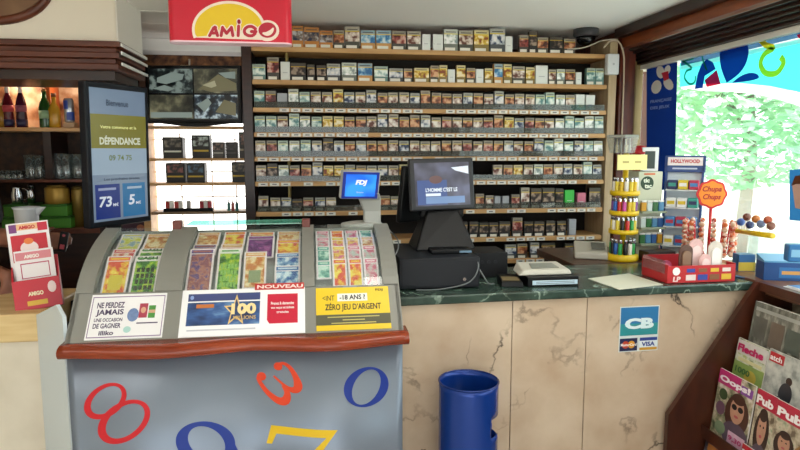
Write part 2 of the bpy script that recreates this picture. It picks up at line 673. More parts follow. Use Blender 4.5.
for k, (t, y) in enumerate((('FRANÇAISE', 104), ('DES JEUX', 110.5))):
    a, b = gp(651, y)
    a1, _ = gp(672 if k == 0 else 670, y)
    lettering(pst, t, gfr, a, b, a1 - a, .022, mat('#8fa2cf', .6), .0045)
adv = thing('window_card', 'small blue advert card with a face hanging on the bright window', 'poster', (WX - .004, 2.2, 1.5))
gfilm('sheet', [(790, 170), (812, 168), (812, 222), (790, 220)], film('card_blue', '#2f6fa6', .3), .003, adv)
gfilm('portrait', [(793, 186), (798, 180), (808, 182), (811, 196), (806, 210), (796, 208)], film('card_skin', '#e6b49a', .3), .0042, adv)
gfilm('hair', [(792, 186), (796, 176), (808, 174), (811, 190), (806, 184), (797, 184)], film('card_hair', '#6e3f2a', .3), .005, adv)

# outdoors
struct('ground_outside', MB().box(-30, 40, -30, 45, -.25, -.1), mat('#d8d4ca', .9, noise=.06, nscale=.8), label='pale sunlit pavement outside the window', cat='ground')
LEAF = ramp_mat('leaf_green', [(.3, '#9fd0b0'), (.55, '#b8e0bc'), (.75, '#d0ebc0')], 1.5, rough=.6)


def tree(loc, h, rad, seed, label):
    rnd = random.Random(seed)
    t = thing('street_tree', label, 'tree', loc, 'trees outside the window')
    x, y, z = loc
    mb = MB().tube([(x, y, z), (x + .1, y, z + h * .3), (x, y + .1, z + h * .62)], [.11, .09, .05], 10)
    for k in range(5):
        a = k * 1.26 + seed
        mb.tube([(x + .05, y + .05, z + h * (.33 + .05 * k)), (x + math.cos(a) * rad * .4, y + math.sin(a) * rad * .4, z + h * (.5 + .05 * k)), (x + math.cos(a) * rad * .8, y + math.sin(a) * rad * .8, z + h * (.6 + .06 * k))], [.07, .045, .015], 6)
    mb.build('trunk', mat('#9a948c', .8, noise=.15, nscale=8), t)
    mb = MB()
    for k in range(6500):
        while True:
            p = Vector((rnd.uniform(-1, 1), rnd.uniform(-1, 1), rnd.uniform(-1, 1)))
            if .2 < p.length < 1:
                break
        c = Vector((x + p.x * rad, y + p.y * rad, z + h * .58 + p.z * h * .38))
        if math.sin(c.x * 2.1 + seed) + math.sin(c.y * 2.4) + math.sin(c.z * 2.7) < -.9:
            continue
        q = Vector((rnd.gauss(0, 1), rnd.gauss(0, 1), rnd.gauss(0, .6))).normalized()
        w = q.orthogonal().normalized()
        l = rnd.uniform(.08, .15)
        mb.face([c - q * l, c - w * l * .45, c + q * l, c + w * l * .45])
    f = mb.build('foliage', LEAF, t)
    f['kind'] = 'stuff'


tree((6.85, 9.1, -.1), 5.4, 1.9, 1, 'pale green leafy tree with a straight trunk outside the window')
tree((9.2, 15.6, -.1), 5.6, 2.1, 2, 'bushy green tree farther along the pavement beside the navy poster')
tree((10.9, 11.2, -.1), 5.6, 2.0, 5, 'broad leafy street tree outside near the hanging advert card')

# ================================================================== ADDED UNSEEN LIGHT PANELS
def added_lamp_panel(x, y, w, d, energy, label):  # panel and area light out of view, added to brighten the room
    t = thing('added_ceiling_light', label, 'light', (x, y, CEIL - .05), 'added ceiling light panels')
    MB().box(x - w / 2, x + w / 2, y - d / 2, y + d / 2, CEIL - .05, CEIL - .001, 0, .006).build('housing', WHITE, t)
    MB().box(x - w / 2 + .02, x + w / 2 - .02, y - d / 2 + .02, y + d / 2 - .02, CEIL - .054, CEIL - .05).build('diffuser', mat('#fffaf0', .5, emit=4.), t)
    l = bpy.data.lights.new('added_panel_light', 'AREA')
    l.shape = 'RECTANGLE'
    l.size, l.size_y, l.energy = w - .05, d - .05, energy
    l.color = (1, .95, .87)
    o = bpy.data.objects.new('added_panel_light', l)
    COL.objects.link(o)
    o.parent = t
    o.location = (0, 0, -.01)


added_lamp_panel(.85, 1.7, 1.2, .3, 6, 'added unseen ceiling light panel above the service counter')
added_lamp_panel(-1.5, 1.2, 1.2, .3, 2, 'added unseen ceiling light panel in front of the bar')
added_lamp_panel(.3, -.4, 1.2, .3, 4, 'added unseen ceiling light panel over the shop floor')

# ================================================================== SERVICE COUNTER
CZ = 1.042


def cyf(x):
    return 2.29 + .04 * (x - .32)


ct = thing('service_counter', 'service counter faced with pink veined marble slabs behind the blue bin', 'counter', (1.1, 2.6, 0))


def skew_box(mb, x0, x1, d0, y1, z0, z1, bev=0.):
    return mb.hexa([(x0, cyf(x0) + d0, z0), (x1, cyf(x1) + d0, z0), (x1, y1 if y1 > 1 else cyf(x1) + y1, z0), (x0, y1 if y1 > 1 else cyf(x0) + y1, z0),
                    (x0, cyf(x0) + d0, z1), (x1, cyf(x1) + d0, z1), (x1, y1 if y1 > 1 else cyf(x1) + y1, z1), (x0, y1 if y1 > 1 else cyf(x0) + y1, z1)], 0, bev)


for x0, x1 in ((.32, .78), (.78, 1.10), (1.10, 1.855)):
    skew_box(MB(), x0 + .0015, x1 - .0015, .018, .043, 0, CZ - .036, .002).build('marble_slab', MARBLE, ct)
skew_box(MB(), .32, 1.855, .043, 2.80, 0, CZ - .036).build('carcass', mat('#6b5a48', .7), ct)
wt = skew_box(MB(), .305, 1.86, 0, 2.84, CZ - .036, CZ, .007)
tag(wt.build('counter_worktop', GREEN_ST, org=(1.1, 2.6, CZ - .036)), 'dark green marble worktop lying along the service counter', 'worktop')
sw = thing('side_worktop', 'dark wooden side worktop under the lighter stand, running along the window', 'worktop', (1.7, 3.1, 0))
MB().box(1.26, 2.0, 2.845, 3.36, CZ - .04, CZ, 0, .004).build('top', ramp_mat('side_top', [(.3, '#3c2519'), (.7, '#5a3826')], 6, rough=.35, stretch=(1, 8, 8)), sw)
MB().box(1.30, 1.98, 2.87, 3.34, 0, CZ - .04).build('cabinet', WOOD_DK, sw)

# payment stickers on the marble
sfr = Fr((0, cyf(0) + .0175, 0), (1, .04, 0))


def sq(px, py):
    p = at(px, py, Y=cyf(1.24) + .0175)
    return p.x, p.z


st = thing('payment_sticker', 'blue and teal bank card sticker with two small card logos on the marble', 'sticker', (1.25, cyf(1.25) + .017, .9))
x0, z1 = sq(620.5, 307)
x1, z0 = sq(658.5, 350.5)
H, W = z1 - z0, x1 - x0
MB().rect(sfr, x0, x1, z0, z1, 0, .0008).build('backing', mat('#cfd8d6', .5), st)
mb = MB()
mb.rect(sfr, x0 + .004, x1 - .004, z0 + H * .62, z1 - .004, .0008, .0012, 0)
mb.rect(sfr, x0 + .004, x1 - .004, z0 + H * .36, z0 + H * .62, .0008, .0012, 1)
mb.build('blue_field', [mat('#2c74a8', .4), mat('#2f8f94', .4)], st)
lettering(st, 'CB', sfr, x0 + W * .13, z0 + H * .50, W * .74, H * .24, mat('#d9ecee', .4), .0018, bold=.06)
mb = MB().rect(sfr, x0 + .004, x0 + W * .47, z0 + .004, z0 + H * .30, .0008, .0012, 0)
mb.build('card_logo', mat('#20284f', .4), st)
mb = MB()
mb.poly(sfr, ellipse(x0 + W * .17, z0 + H * .16, W * .09, W * .09, n=16), .0012, .0015, 0)
mb.poly(sfr, ellipse(x0 + W * .32, z0 + H * .16, W * .09, W * .09, n=16), .0012, .0014, 1)
mb.build('card_discs', [mat('#c2452f', .4), mat('#d99a2e', .4)], st)
lettering(st, 'MasterCard', sfr, x0 + W * .05, z0 + H * .13, W * .40, H * .06, WHITE, .0018)
mb = MB().rect(sfr, x0 + W * .53, x1 - .004, z0 + .004, z0 + H * .30, .0008, .0012, 0)
mb.rect(sfr, x0 + W * .53, x1 - .004, z0 + H * .23, z0 + H * .30, .0012, .0014, 1)
mb.rect(sfr, x0 + W * .53, x1 - .004, z0 + .004, z0 + H * .08, .0012, .0014, 2)
mb.build('card_logo', [mat('#dfe6ea', .4), mat('#2a3f8c', .4), mat('#c99634', .4)], st)
lettering(st, 'VISA', sfr, x0 + W * .58, z0 + H * .105, W * .34, H * .10, mat('#2a3f8c', .4), .0018, bold=.04)

# ================================================================== BLUE BIN
bn = thing('waste_bin', 'glossy blue metal cylinder bin with a hand slot in front of the marble', 'bin', (.566, 2.15, 0))
BX, BY, BR, BH = .560, 2.155, .110, .752
mb = MB()
NS, NZ = 72, 31
grid = [[mb.bm.verts.new((BX + BR * math.cos(2 * math.pi * k / NS), BY + BR * math.sin(2 * math.pi * k / NS), .02 + (BH - .02) * j / NZ)) for k in range(NS)] for j in range(NZ + 1)]
for j in range(NZ):
    for k in range(NS):
        ang = (k + .5) * 360 / NS
        ang = ang - 360 if ang > 180 else ang
        zz = .02 + (BH - .02) * (j + .5) / NZ
        u, w = (ang + 2) / 52, (zz - .597) / .046
        if u ** 4 + w ** 4 < 1:
            continue
        f = mb.bm.faces.new([grid[j][k], grid[j][(k + 1) % NS], grid[j + 1][(k + 1) % NS], grid[j + 1][k]])
        f.smooth = True
BLUEMET = mat('#123a8c', .22, .25)
o = mb.build('shell', BLUEMET, bn)
sm = o.modifiers.new('thick', 'SOLIDIFY')
sm.thickness = .003
MB().lathe((BX, BY, 0), [(BR * .96, 0), (BR * .99, .02), (BR * .98, .03)], 48).build('base', DGREY, bn)
mb = MB()
mb.tube([(BX + BR * math.cos(a * math.pi / 24), BY + BR * math.sin(a * math.pi / 24), BH) for a in range(49)], .0035, 8)
mb.build('rim', mat('#0f2f74', .25, .3), bn)

# ================================================================== TICKET DISPLAY UNIT
UX0, UX1 = -.80, .30
UM, UHW = (UX0 + UX1) / 2, (UX1 - UX0) / 2
du = thing('ticket_display', 'grey scratch ticket display stand with a brown wooden rail and coloured numerals', 'display', (UM, 2.3, 0))


def bow(x, base, amt=.042):
    u = min(max((x - UX0) / (UX1 - UX0), 0), 1)
    v = .54
    return base - amt * (math.sin(math.pi * u / v) ** 2 if u < v else math.sin(math.pi * (u - v) / (1 - v)) ** 2) ** .8


def panel_pt(x, z, off=0.):
    return Vector((x, bow(x, 2.075) - off, z))


PANEL = ramp_mat('panel_bluegrey', [(.2, '#77818f'), (.8, '#818b98')], 2.2, rough=.33, metal=.35, spec=.5)
mb = MB()
N = 48
xs = [UX0 + (UX1 - UX0) * k / N for k in range(N + 1)]
pathp = [(x, bow(x, 2.075), 0, -1) for x in xs]
mb.sweep(pathp, [(0, 0), (0, .945), (-.03, .945), (-.03, 0)], 0)
o = mb.build('front_panel', PANEL, du)
for p in o.data.polygons:
    p.use_smooth = abs(p.normal.z) < .5 and abs(p.normal.x) < .5
pathr = [(x, bow(x, 2.075), 0, -1) for x in [UX0 - .012 + (UX1 - UX0 + .03) * k / N for k in range(N + 1)]]
sec = [(-.05, .94), (.03, .936), (.042, .942), (.048, .952), (.048, .962), (.040, .972), (.02, .978), (-.05, .98)]
o = MB().sweep(pathr, sec, 0, smooth=True).build('rail', WOOD_RAIL, du)
# profile of the slanted head (Y, Z): fascia then a convex ticket window
A, B = Vector((2.075, .978)), Vector((2.19, 1.116))


def arc(s):
    P0, P1, P2 = B, Vector((2.29, 1.245)), Vector((2.53, 1.295))
    return P0 * (1 - s) ** 2 + P1 * 2 * s * (1 - s) + P2 * s * s


def arc_t(s):
    return (arc(min(s + .01, 1)) - arc(max(s - .01, 0))).normalized()


def arc_frame(x, s, off=0.):
    p, t = arc(s), arc_t(s)
    fr = Fr((x, p.x, p.y), (1, 0, 0), (0, t.x, t.y))
    fr.o = fr.o + fr.n * off
    return fr


ARC_L = sum((arc((k + 1) / 40) - arc(k / 40)).length for k in range(40))
ffr = Fr((0, A.x, A.y), (1, 0, 0), (0, (B - A).x, (B - A).y))   # fascia plane
FL = (B - A).length
MB().rect(ffr, UX0, UX1, 0, FL, -.02, 0, 0).build('fascia', GREYP, du)


def curved_strip(mb, x0, x1, s0, s1, off0, off1, n=10, mi=0):
    lo, hi = [], []
    for k in range(n + 1):
        fr = arc_frame(0, s0 + (s1 - s0) * k / n)
        a = fr.o + fr.n * off0
        b = fr.o + fr.n * off1
        lo.append((a.y, a.z))
        hi.append((b.y, b.z))
    for k in range(n):
        q = [lo[k], lo[k + 1], hi[k + 1], hi[k]]
        mb.loops([(x0, y, z) for y, z in q], [(x1, y, z) for y, z in q], mi)


BAYS = [(-.745, -.545), (-.455, -.045), (.0, .245)]
ribs = [(UX0, -.745), (-.545, -.455), (-.045, .0), (.245, UX1)]
for x0, x1 in ribs:
    mb = MB()
    curved_strip(mb, x0, x1, 0, 1, -.02, .004)
    mb.build('rib', GREYP, du)
mb = MB()
curved_strip(mb, UX0, UX1, 0, 1, -.055, -.045)
mb.build('tray', mat('#a9aaa6', .5), du)
TG = thin_glass('display_glass', '#fafdfc', .035, .02, '#d8e4e4')
for x0, x1 in BAYS:
    mb = MB()
    curved_strip(mb, x0, x1, 0, 1, -.002, .001)
    mb.build('glass_pane', TG, du)
d0 = arc(1)
MB().box(UX0, UX1, d0.x - .004, d0.x + .012, 1.252, 1.282, 0, .002).build('top_edge', GREYP, du)
MB().box(-.50, -.03, d0.x + .004, d0.x + .14, 1.301, 1.307, 0, .001).build('glass_shelf', thin_glass('green_glass', '#bff2e4', .12, .25, '#6fd8c0'), du)
for x in (-.53, -.03):
    MB().box(x - .016, x + .016, d0.x - .03, d0.x + .01, 1.245, 1.325, 0, .003).build('clip', mat('#6a2a1c', .4), du)
# side cheeks closing the head and the body
for x0, x1 in ((UX0 - .004, UX0 + .012), (UX1 - .012, UX1 + .004)):
    prof = [(A.x + .02, 0), (A.x + .02, A.y)] + [(A.x, A.y), (B.x, B.y)] + [(arc(k / 8).x, arc(k / 8).y) for k in range(1, 9)] + [(2.62, 1.28), (2.62, 0)]
    MB().loops([(x0, y, z) for y, z in prof], [(x1, y, z) for y, z in prof]).build('side_cheek', GREYP, du)
MB().box(UX0, UX1, 2.60, 2.62, 0, 1.27).build('back_panel', DGREY, du)
fr = Fr((-.995, 2.34, 0), (.185, -.245, 0), (0, 0, 1))
mb = MB().poly(fr, [(0, 0), (.30, 0), (.30, 1.06), (.24, 1.09), (0, 1.01)], -.012, 0)
mb.build('white_wing', mat('#ccd6da', .4), du)

# printed numerals on the curved front
RED, ORG_, BLU, YEL = mat('#cf1f2b', .35), mat('#e2431f', .35), mat('#15358f', .35), mat('#e6bd1f', .35)


def pp(px, py):
    p = at(px, py, Y=2.045)
    return p.x, p.z


def pring(outer, inner, m):
    mb = MB()
    O = [panel_pt(*pp(*q), .0012) for q in outer]
    I = [panel_pt(*pp(*q), .0012) for q in inner]
    n = len(O)
    for k in range(n):
        mb.face([O[k], O[(k + 1) % n], I[(k + 1) % n], I[k]])
    return mb.build('numeral', m, du)


def pstroke(pts, ws, m, balls=()):
    mb = MB()
    P = smooth_path([(*p, w) for p, w in zip(pts, ws)], 4)
    L, Q = ribbon([p[:2] for p in P], [p[2] for p in P])
    f = lambda q: panel_pt(*pp(*q), .0012)
    for i in range(len(L) - 1):
        mb.face([f(L[i]), f(Q[i]), f(Q[i + 1]), f(L[i + 1])])
    for bx, by, r in balls:
        mb.face([f(q) for q in ellipse(bx, by, r, r * .9, 0, 14)])
    return mb.build('numeral', m, du)


# red 8 (two linked loops, one mesh)
mb = MB()
for cx, cy, rx, ry, ix, iy, off in ((104, 402.5, 25.5, 15.5, 19.5, 11, 0), (123.5, 422, 31, 18.5, 24, 13.5, 0)):
    O = [panel_pt(*pp(*q), .0012) for q in ellipse(cx, cy, rx, ry, -.60, 40)]
    I = [panel_pt(*pp(*q), .0012) for q in ellipse(cx + (1 if rx < 30 else 1.5), cy - 1, ix, iy, -.68, 40)]
    for k in range(40):
        mb.face([O[k], O[(k + 1) % 40], I[(k + 1) % 40], I[k]])
mb.build('numeral', RED, du)
pring(ellipse(366.5, 387.5, 23.5, 19.5, -.35, 40), ellipse(367.5, 387.5, 19, 12.5, -1.15 + math.pi, 40, 0, 2 * math.pi)[::1], BLU) if False else None
O = ellipse(366.5, 387.5, 23, 19.8, -.2, 48)
I = []
for k, (ox, oy) in enumerate(O):
    t = math.atan2(oy - 387.5, ox - 366.5)
    c, s_ = math.cos(t + 1.05), math.sin(t + 1.05)
    r = 1 / math.sqrt((c / 18.5) ** 2 + (s_ / 13.2) ** 2)
    I.append((366.5 + r * math.cos(t), 387.5 + r * math.sin(t)))
pring(O, I, BLU)
O = ellipse(205.5, 443, 29.5, 21, .25, 48)
I = []
for k, (ox, oy) in enumerate(O):
    t = math.atan2(oy - 443, ox - 205.5)
    c, s_ = math.cos(t - .7), math.sin(t - .7)
    r = 1 / math.sqrt((c / 20.5) ** 2 + (s_ / 14) ** 2)
    I.append((206.5 + r * math.cos(t), 443 + r * math.sin(t)))
mb = MB()
Oq = [panel_pt(*pp(*q), .0012) for q in O]
Iq = [panel_pt(*pp(*q), .0012) for q in I]
for k in range(48):
    mb.face([Oq[k], Oq[(k + 1) % 48], Iq[(k + 1) % 48], Iq[k]])
P = [(231, 448), (236, 462), (232, 480), (214, 494), (196, 496)]
Ls, Qs = ribbon(P, [7, 10, 9, 6, 3])
for i in range(4):
    mb.face([panel_pt(*pp(*q), .0009) for q in (Ls[i], Qs[i], Qs[i + 1], Ls[i + 1])])
mb.build('numeral', BLU, du)
t3 = lambda x, y: (220 + x / 4, 340 + y / 4)
pstroke([t3(228, 110), t3(250, 98), t3(278, 112), t3(303, 150), t3(312, 188), t3(292, 202), t3(262, 190), t3(213, 152)], [4, 3, 4, 6, 9, 6, 3, 2], ORG_, [(*t3(231, 112), 4.5)])
pstroke([t3(250, 186), t3(268, 215), t3(262, 246), t3(232, 250), t3(190, 222), t3(160, 185), t3(148, 160)], [3, 6, 9, 7, 5, 4, 4], ORG_, [(*t3(163, 157), 4.8)])
mb = MB()
f7 = lambda x, y: panel_pt(*pp(*t3(x, y)), .0012)
mb.face([f7(203, 352), f7(225, 384), f7(206, 427), f7(184, 427)])
for q in range(16):
    g0, g1 = q / 16, (q + 1) / 16
    mb.face([f7(203 + 267 * g0, 352 + 2 * g0), f7(203 + 267 * g1, 352 + 2 * g1), f7(225 + 200 * g1, 384 + 2 * g1), f7(225 + 200 * g0, 384 + 2 * g0)])
for q in range(14):
    g0, g1 = q / 14, (q + 1) / 14
    mb.face([f7(425 - 95 * g0, 386 + 100 * g0), f7(425 - 95 * g1, 386 + 100 * g1), f7(470 - 95 * g1, 354 + 132 * g1), f7(470 - 95 * g0, 354 + 132 * g0)])
mb.build('numeral', YEL, du)

# posters on the fascia
def fb(px, py):
    """pixel on the fascia plane -> (a, b)"""
    d = ray(px, py)
    t = (ffr.o - CAM).dot(ffr.n) / d.dot(ffr.n)
    q = CAM + d * t - ffr.o
    return q.dot(ffr.u), q.dot(ffr.v)


def poster(label, x0, x1, b0, b1, base):
    t = thing('poster', label, 'poster', ffr.p((x0 + x1) / 2, b0, .001), 'posters on the ticket display')
    MB().rect(ffr, x0, x1, b0, b1, .0005, .0025).build('sheet', base, t)
    return t


T = lambda a, b, c, d: (a[0], b[0], c[1], d[1])
xa, ba = fb(84, 341)
xb, bb = fb(167, 297)
p1 = poster('white poster with purple slogan and small ticket pictures on the display', xa, xb, .008, FL - .008, mat('#efeded', .4))
PUR = mat('#4c3d5f', .5)
h = FL - .016
w = xb - xa
px_ = lambda u: xa + w * u
pz = lambda v: .008 + h * v
mb = MB()
for a0, a1, c0, c1 in ((.02, .98, .93, .95), (.02, .98, .04, .06), (.02, .03, .04, .95), (.97, .98, .04, .95)):
    mb.rect(ffr, px_(a0), px_(a1), pz(c0), pz(c1), .0025, .003)
mb.build('border', mat('#8d7396', .5), p1)
for t, u, v, ww, hh in (('NE PERDEZ', .09, .69, .36, .13), ('JAMAIS', .09, .50, .36, .16), ('UNE OCCASION', .08, .385, .37, .08), ('DE GAGNER', .08, .24, .36, .11), ('illiko', .17, .09, .19, .10)):
    lettering(p1, t, ffr, px_(u), pz(v), w * ww, h * hh, PUR, .003, bold=.03)
mb = MB()
mb.poly(ffr, ellipse(px_(.58), pz(.52), w * .075, h * .15, n=18), .0025, .0032, 0)
mb.rect(ffr, px_(.655), px_(.765), pz(.45), pz(.77), .0025, .0034, 1)
mb.rect(ffr, px_(.78), px_(.87), pz(.44), pz(.72), .0025, .0033, 2)
mb.rect(ffr, px_(.78), px_(.87), pz(.55), pz(.62), .0033, .0036, 3)
mb.poly(ffr, ellipse(px_(.71), pz(.62), w * .035, h * .07, n=14), .0034, .0037, 3)
mb.poly(ffr, ellipse(px_(.53), pz(.2), w * .05, h * .07, n=14), .0025, .0032, 4)
mb.build('ticket_pictures', [mat('#6f86b0', .5, noise=.3, nscale=80), mat('#b04052', .5, noise=.3, nscale=80), mat('#4f9440', .5), mat('#d8a888', .5), mat('#a8cfc8', .5)], p1)
MB().rect(ffr, px_(.64), px_(.92), pz(.32), pz(.345), .0025, .003).build('caption', PUR, p1)

xa, _ = fb(178, 338)
xb, _ = fb(305, 300)
p2 = poster('wide white poster with a starry 100 million advert and a red square', xa, xb, .004, FL - .001, mat('#f4f4f4', .4))
w = xb - xa
h = FL - .005
pz = lambda v: .004 + h * v
mb = MB()
mb.rect(ffr, px_(.05), px_(.63), pz(.23), pz(.72), .0025, .0031, 0)
mb.rect(ffr, px_(.05), px_(.63), pz(.75), pz(.91), .0025, .0031, 1)
mb.build('advert_field', [ramp_mat('night_sky', [(.3, '#162347'), (.5, '#3b5e96'), (.62, '#7fa8cf'), (.75, '#23365f')], 9, 3, .4, stretch=(1, 1, 3)), mat('#3f4a7c', .4)], p2)
GOLD = mat('#e4c27a', .4)
mb = MB()
cx, cz = px_(.44), pz(.52)
mb.face([ffr.p(cx + (w * .105 if k % 2 == 0 else w * .045) * math.cos(math.pi / 2 + k * math.pi / 5), cz + (h * .36 if k % 2 == 0 else h * .15) * math.sin(math.pi / 2 + k * math.pi / 5), .0034) for k in range(10)])
mb.build('star', GOLD, p2)
mb = MB()
mb.face([ffr.p(cx + (w * .08 if k % 2 == 0 else w * .034) * math.cos(math.pi / 2 + k * math.pi / 5), cz + (h * .27 if k % 2 == 0 else h * .11) * math.sin(math.pi / 2 + k * math.pi / 5), .0036) for k in range(10)])
mb.build('star_inside', mat('#2a3d68', .4), p2)
lettering(p2, '100', ffr, px_(.40), pz(.44), w * .20, h * .24, mat('#f3dca0', .4), .004, bold=.05)
lettering(p2, 'MILLIONS', ffr, px_(.42), pz(.33), w * .18, h * .08, mat('#d0b074', .4), .004)
MB().rect(ffr, px_(.12), px_(.26), pz(.60), pz(.68), .0031, .0034).build('orange_tab', mat('#c8763c', .4), p2)
mb = MB().poly(ffr, ellipse(px_(.08), pz(.83), w * .015, h * .045, n=12), .0031, .0034)
mb.build('round_logo', mat('#8fa8d8', .4), p2)
mb = MB()
mb.poly(ffr, [(px_(.69), pz(.30)), (px_(.71), pz(.22)), (px_(.94), pz(.22)), (px_(.94), pz(.86)), (px_(.69), pz(.86))], .0025, .0031)
mb.build('red_square', mat('#c81a38', .4), p2)
for k, t in enumerate(('Prenez & demandez', 'vos reçus et tickets', 'gratuits')):
    ww = (.19, .19, .10)[k]
    lettering(p2, t, ffr, px_(.815 - ww / 2), pz(.62 - k * .10), w * ww, h * .065, WHITE, .0034)
MB().rect(ffr, px_(.06), px_(.60), pz(.12), pz(.15), .0025, .0029).build('caption', mat('#c3c3cb', .5), p2)

xa, _ = fb(316.5, 330)
xb, _ = fb(389, 300)
p3 = poster('yellow warning poster about minors with black block lettering', xa, xb, .008, FL - .008, mat('#e8c41c', .4))
w = xb - xa
h = FL - .016
pz = lambda v: .008 + h * v
INK = mat('#1d1c18', .5)
lettering(p3, 'ZÉRO JEU D\u2019ARGENT', ffr, px_(.12), pz(.42), w * .76, h * .22, INK, .0031, bold=.02)
MB().rect(ffr, px_(.29), px_(.70), pz(.67), pz(.85), .0025, .0029, 0, .0).build('white_bubble', mat('#f3f1e2', .4), p3)
lettering(p3, '-18 ANS ?', ffr, px_(.32), pz(.70), w * .35, h * .12, INK, .0033, bold=.03)
lettering(p3, '<INT', ffr, px_(.09), pz(.69), w * .16, h * .12, INK, .0031, bold=.0)
lettering(p3, 'FDJ', ffr, px_(.82), pz(.88), w * .10, h * .07, INK, .0031)
MB().rect(ffr, px_(0), px_(1), pz(.12), pz(.36), .0025, .0028).build('dark_band', mat('#55543c', .5), p3)
mb = MB()
for k, (u0, u1) in enumerate(((.15, .85), (.35, .65), (.2, .8))):
    mb.rect(ffr, px_(u0), px_(u1), pz(.29 - k * .07), pz(.31 - k * .07), .0028, .003)
mb.build('small_print', mat('#c9bd6a', .5), p3)
nv = thing('notice_strip', 'small red strip printed NOUVEAU under the middle ticket window', 'sign', (-.1, 2.18, 1.11))
xa, b0 = fb(255, 286.5)
xb, b1 = fb(304, 279)
MB().rect(ffr, xa, xb, FL - .008, FL + .016, .003, .005).build('strip', mat('#c23a35', .5), nv)
lettering(nv, 'NOUVEAU', ffr, xa + .008, FL - .004, xb - xa - .012, .014, mat('#f1ddd6', .5), .0054, bold=.03)
tg = MB().rect(ffr, .10, .15, FL - .007, FL - .001, .0005, .002)
tag(tg.build('price_tab', mat('#8d9aa8', .4), org=ffr.p(.12, FL - .01, .001)), 'tiny pale tab stuck above the yellow warning poster', 'tab')

# scratch tickets in the three windows
PIC = {}


def art(name, a, b, c):
    return ramp_mat('art_' + name, [(.40, a), (.5, b), (.60, c)], 38, 2, .45, randomise=True)


TA = {
    'orange': ('#e8693c', '#f0c02e', 'orange and yellow', art('or', '#e0523a', '#f0b02e', '#f2d85a')),
    'red': ('#d8343c', '#f2c8b0', 'red headed', art('rd', '#c92f3c', '#e8a080', '#f0d8c8')),
    'pale': ('#a8b4bc', '#d8c23c', 'pale grey-blue', art('pl', '#8fa8b8', '#d8d0a0', '#c8c84a')),
    'cash': ('#e8e8d8', '#4a9a34', 'green gridded', art('ca', '#2e6a22', '#6fae2e', '#b8c83a')),
    'tan': ('#e0a060', '#e8d0a8', 'tan and orange', art('tn', '#c87838', '#e0b070', '#f0dcb0')),
    'mauve': ('#6a4a88', '#b06858', 'purple and brown', art('mv', '#8a4a58', '#b87860', '#6a4a80')),
    'blue': ('#3a6aa8', '#c8d8e8', 'blue and white', art('bl', '#2a5a9c', '#7fa8cc', '#dbe6ee')),
    'purple': ('#6f2a72', '#9c4a94', 'large purple', art('pu', '#5f2268', '#7a3480', '#a85a98')),
    'teal': ('#5fa898', '#c8e0d0', 'teal', art('te', '#4a8a80', '#88bca8', '#cfe4d8')),
    'pink': ('#d8708c', '#f0d0d4', 'pink and grey', art('pk', '#c8607c', '#d8a8ac', '#b8c0b8')),
    'yellow': ('#e0b82e', '#f0e08a', 'yellow and pink', art('ye', '#d88838', '#ecc84a', '#e0708c')),
}
ROWN = ['front', 'second', 'third', 'rear']


def ticket(x0, x1, s0, s1, style, bay, row, title=None, grid=None, off=-.022):
    """one scratch ticket lying on the curved tray; s is the share of the arc"""
    hd, body, desc, pic = TA[style]
    fr = arc_frame((x0 + x1) / 2, (s0 + s1) / 2, off - .001 * row)
    hw, hl = (x1 - x0) / 2, (s1 - s0) * ARC_L / 2
    t = thing('scratch_ticket', f'{desc} scratch ticket, {ROWN[row]} row of the {bay} ticket window', 'ticket', fr.o, f'tickets in the {bay} window')
    # the card leans up out of the tray, its foot deeper than its head
    lean = math.radians(7)
    fr = Fr(fr.o, fr.u, fr.v * math.cos(lean) + fr.n * math.sin(lean))
    mb = MB()
    hh_ = min(.02, hl * .62)
    mb.rect(fr, -hw, hw, -hl, hl, -.0006, 0, 0)
    mb.rect(fr, -hw + .007, hw - .007, -hl + .007, hl - hh_ - .004, 0, .0006, 1)
    mb.rect(fr, -hw + .006, hw - .006, hl - hh_, hl - .005, 0, .0006, 2)
    mb.rect(fr, -hw + .012, hw - .012, hl - hh_ * .75, hl - hh_ * .45, .0006, .001, 3)
    mb.build('card', [mat('#f0e2e4', .45), pic, mat(hd, .45), mat(body, .45)], t)
    if grid:
        mb = MB()
        nx, ny, col, span = grid
        for i in range(nx):
            for j in range(ny):
                a = -hw * .72 + (i + .5) * hw * 1.44 / nx
                b = -hl * .8 + (j + .5) * hl * span / ny
                mb.rect(fr, a - hw * .52 / nx, a + hw * .52 / nx, b - hl * span * .36 / ny, b + hl * span * .36 / ny, .0006, .001)
        mb.build('scratch_panel', mat(col, .4), t)
    if title:
        lettering(t, title, fr, -hw * .8, hl - min(.018, hl * .45), hw * 1.6, min(.014, hl * .40), INK, .001, bold=.04)
    return t


b1a, b1b = BAYS[0]
m1 = (b1a + b1b) / 2
for row, (s0, s1) in enumerate(((.03, .47), (.47, .66), (.66, .97))):
    ticket(b1a + .012, m1 - .004, s0, s1, ('orange', 'red', 'pale')[row], 'left', row, grid=(1, 1, '#dcc43a', 1.0) if row == 0 else None)
    ticket(m1 + .006, b1b - .006, s0 + .02 * (row == 0), s1, ('cash', 'cash', 'tan')[row], 'left', row, 'CASH' if row < 2 else None, (4, 4, '#2a3018', 1.2) if row == 0 else None)
b2a, b2b = BAYS[1]
c2 = [b2a + .004, b2a + .092, b2a + .106, b2a + .19, b2a + .20, b2a + .30, b2a + .312, b2b - .006]
for row, (s0, s1) in enumerate(((.05, .55), (.55, .72), (.72, .99))):
    ticket(c2[0], c2[1], s0, s1, ('mauve', 'mauve', 'tan')[row], 'middle', row)
    ticket(c2[2], c2[3], s0, s1, ('cash', 'tan', 'orange')[row], 'middle', row, grid=(5, 4, '#8fbf5a', 1.1) if row == 0 else None)
ticket(c2[4], c2[5] - .018, .08, .50, 'tan', 'middle', 0, grid=(1, 1, '#8f9a70', .9))
big = ticket(c2[4], c2[5] + .004, .50, .86, 'purple', 'middle', 2)
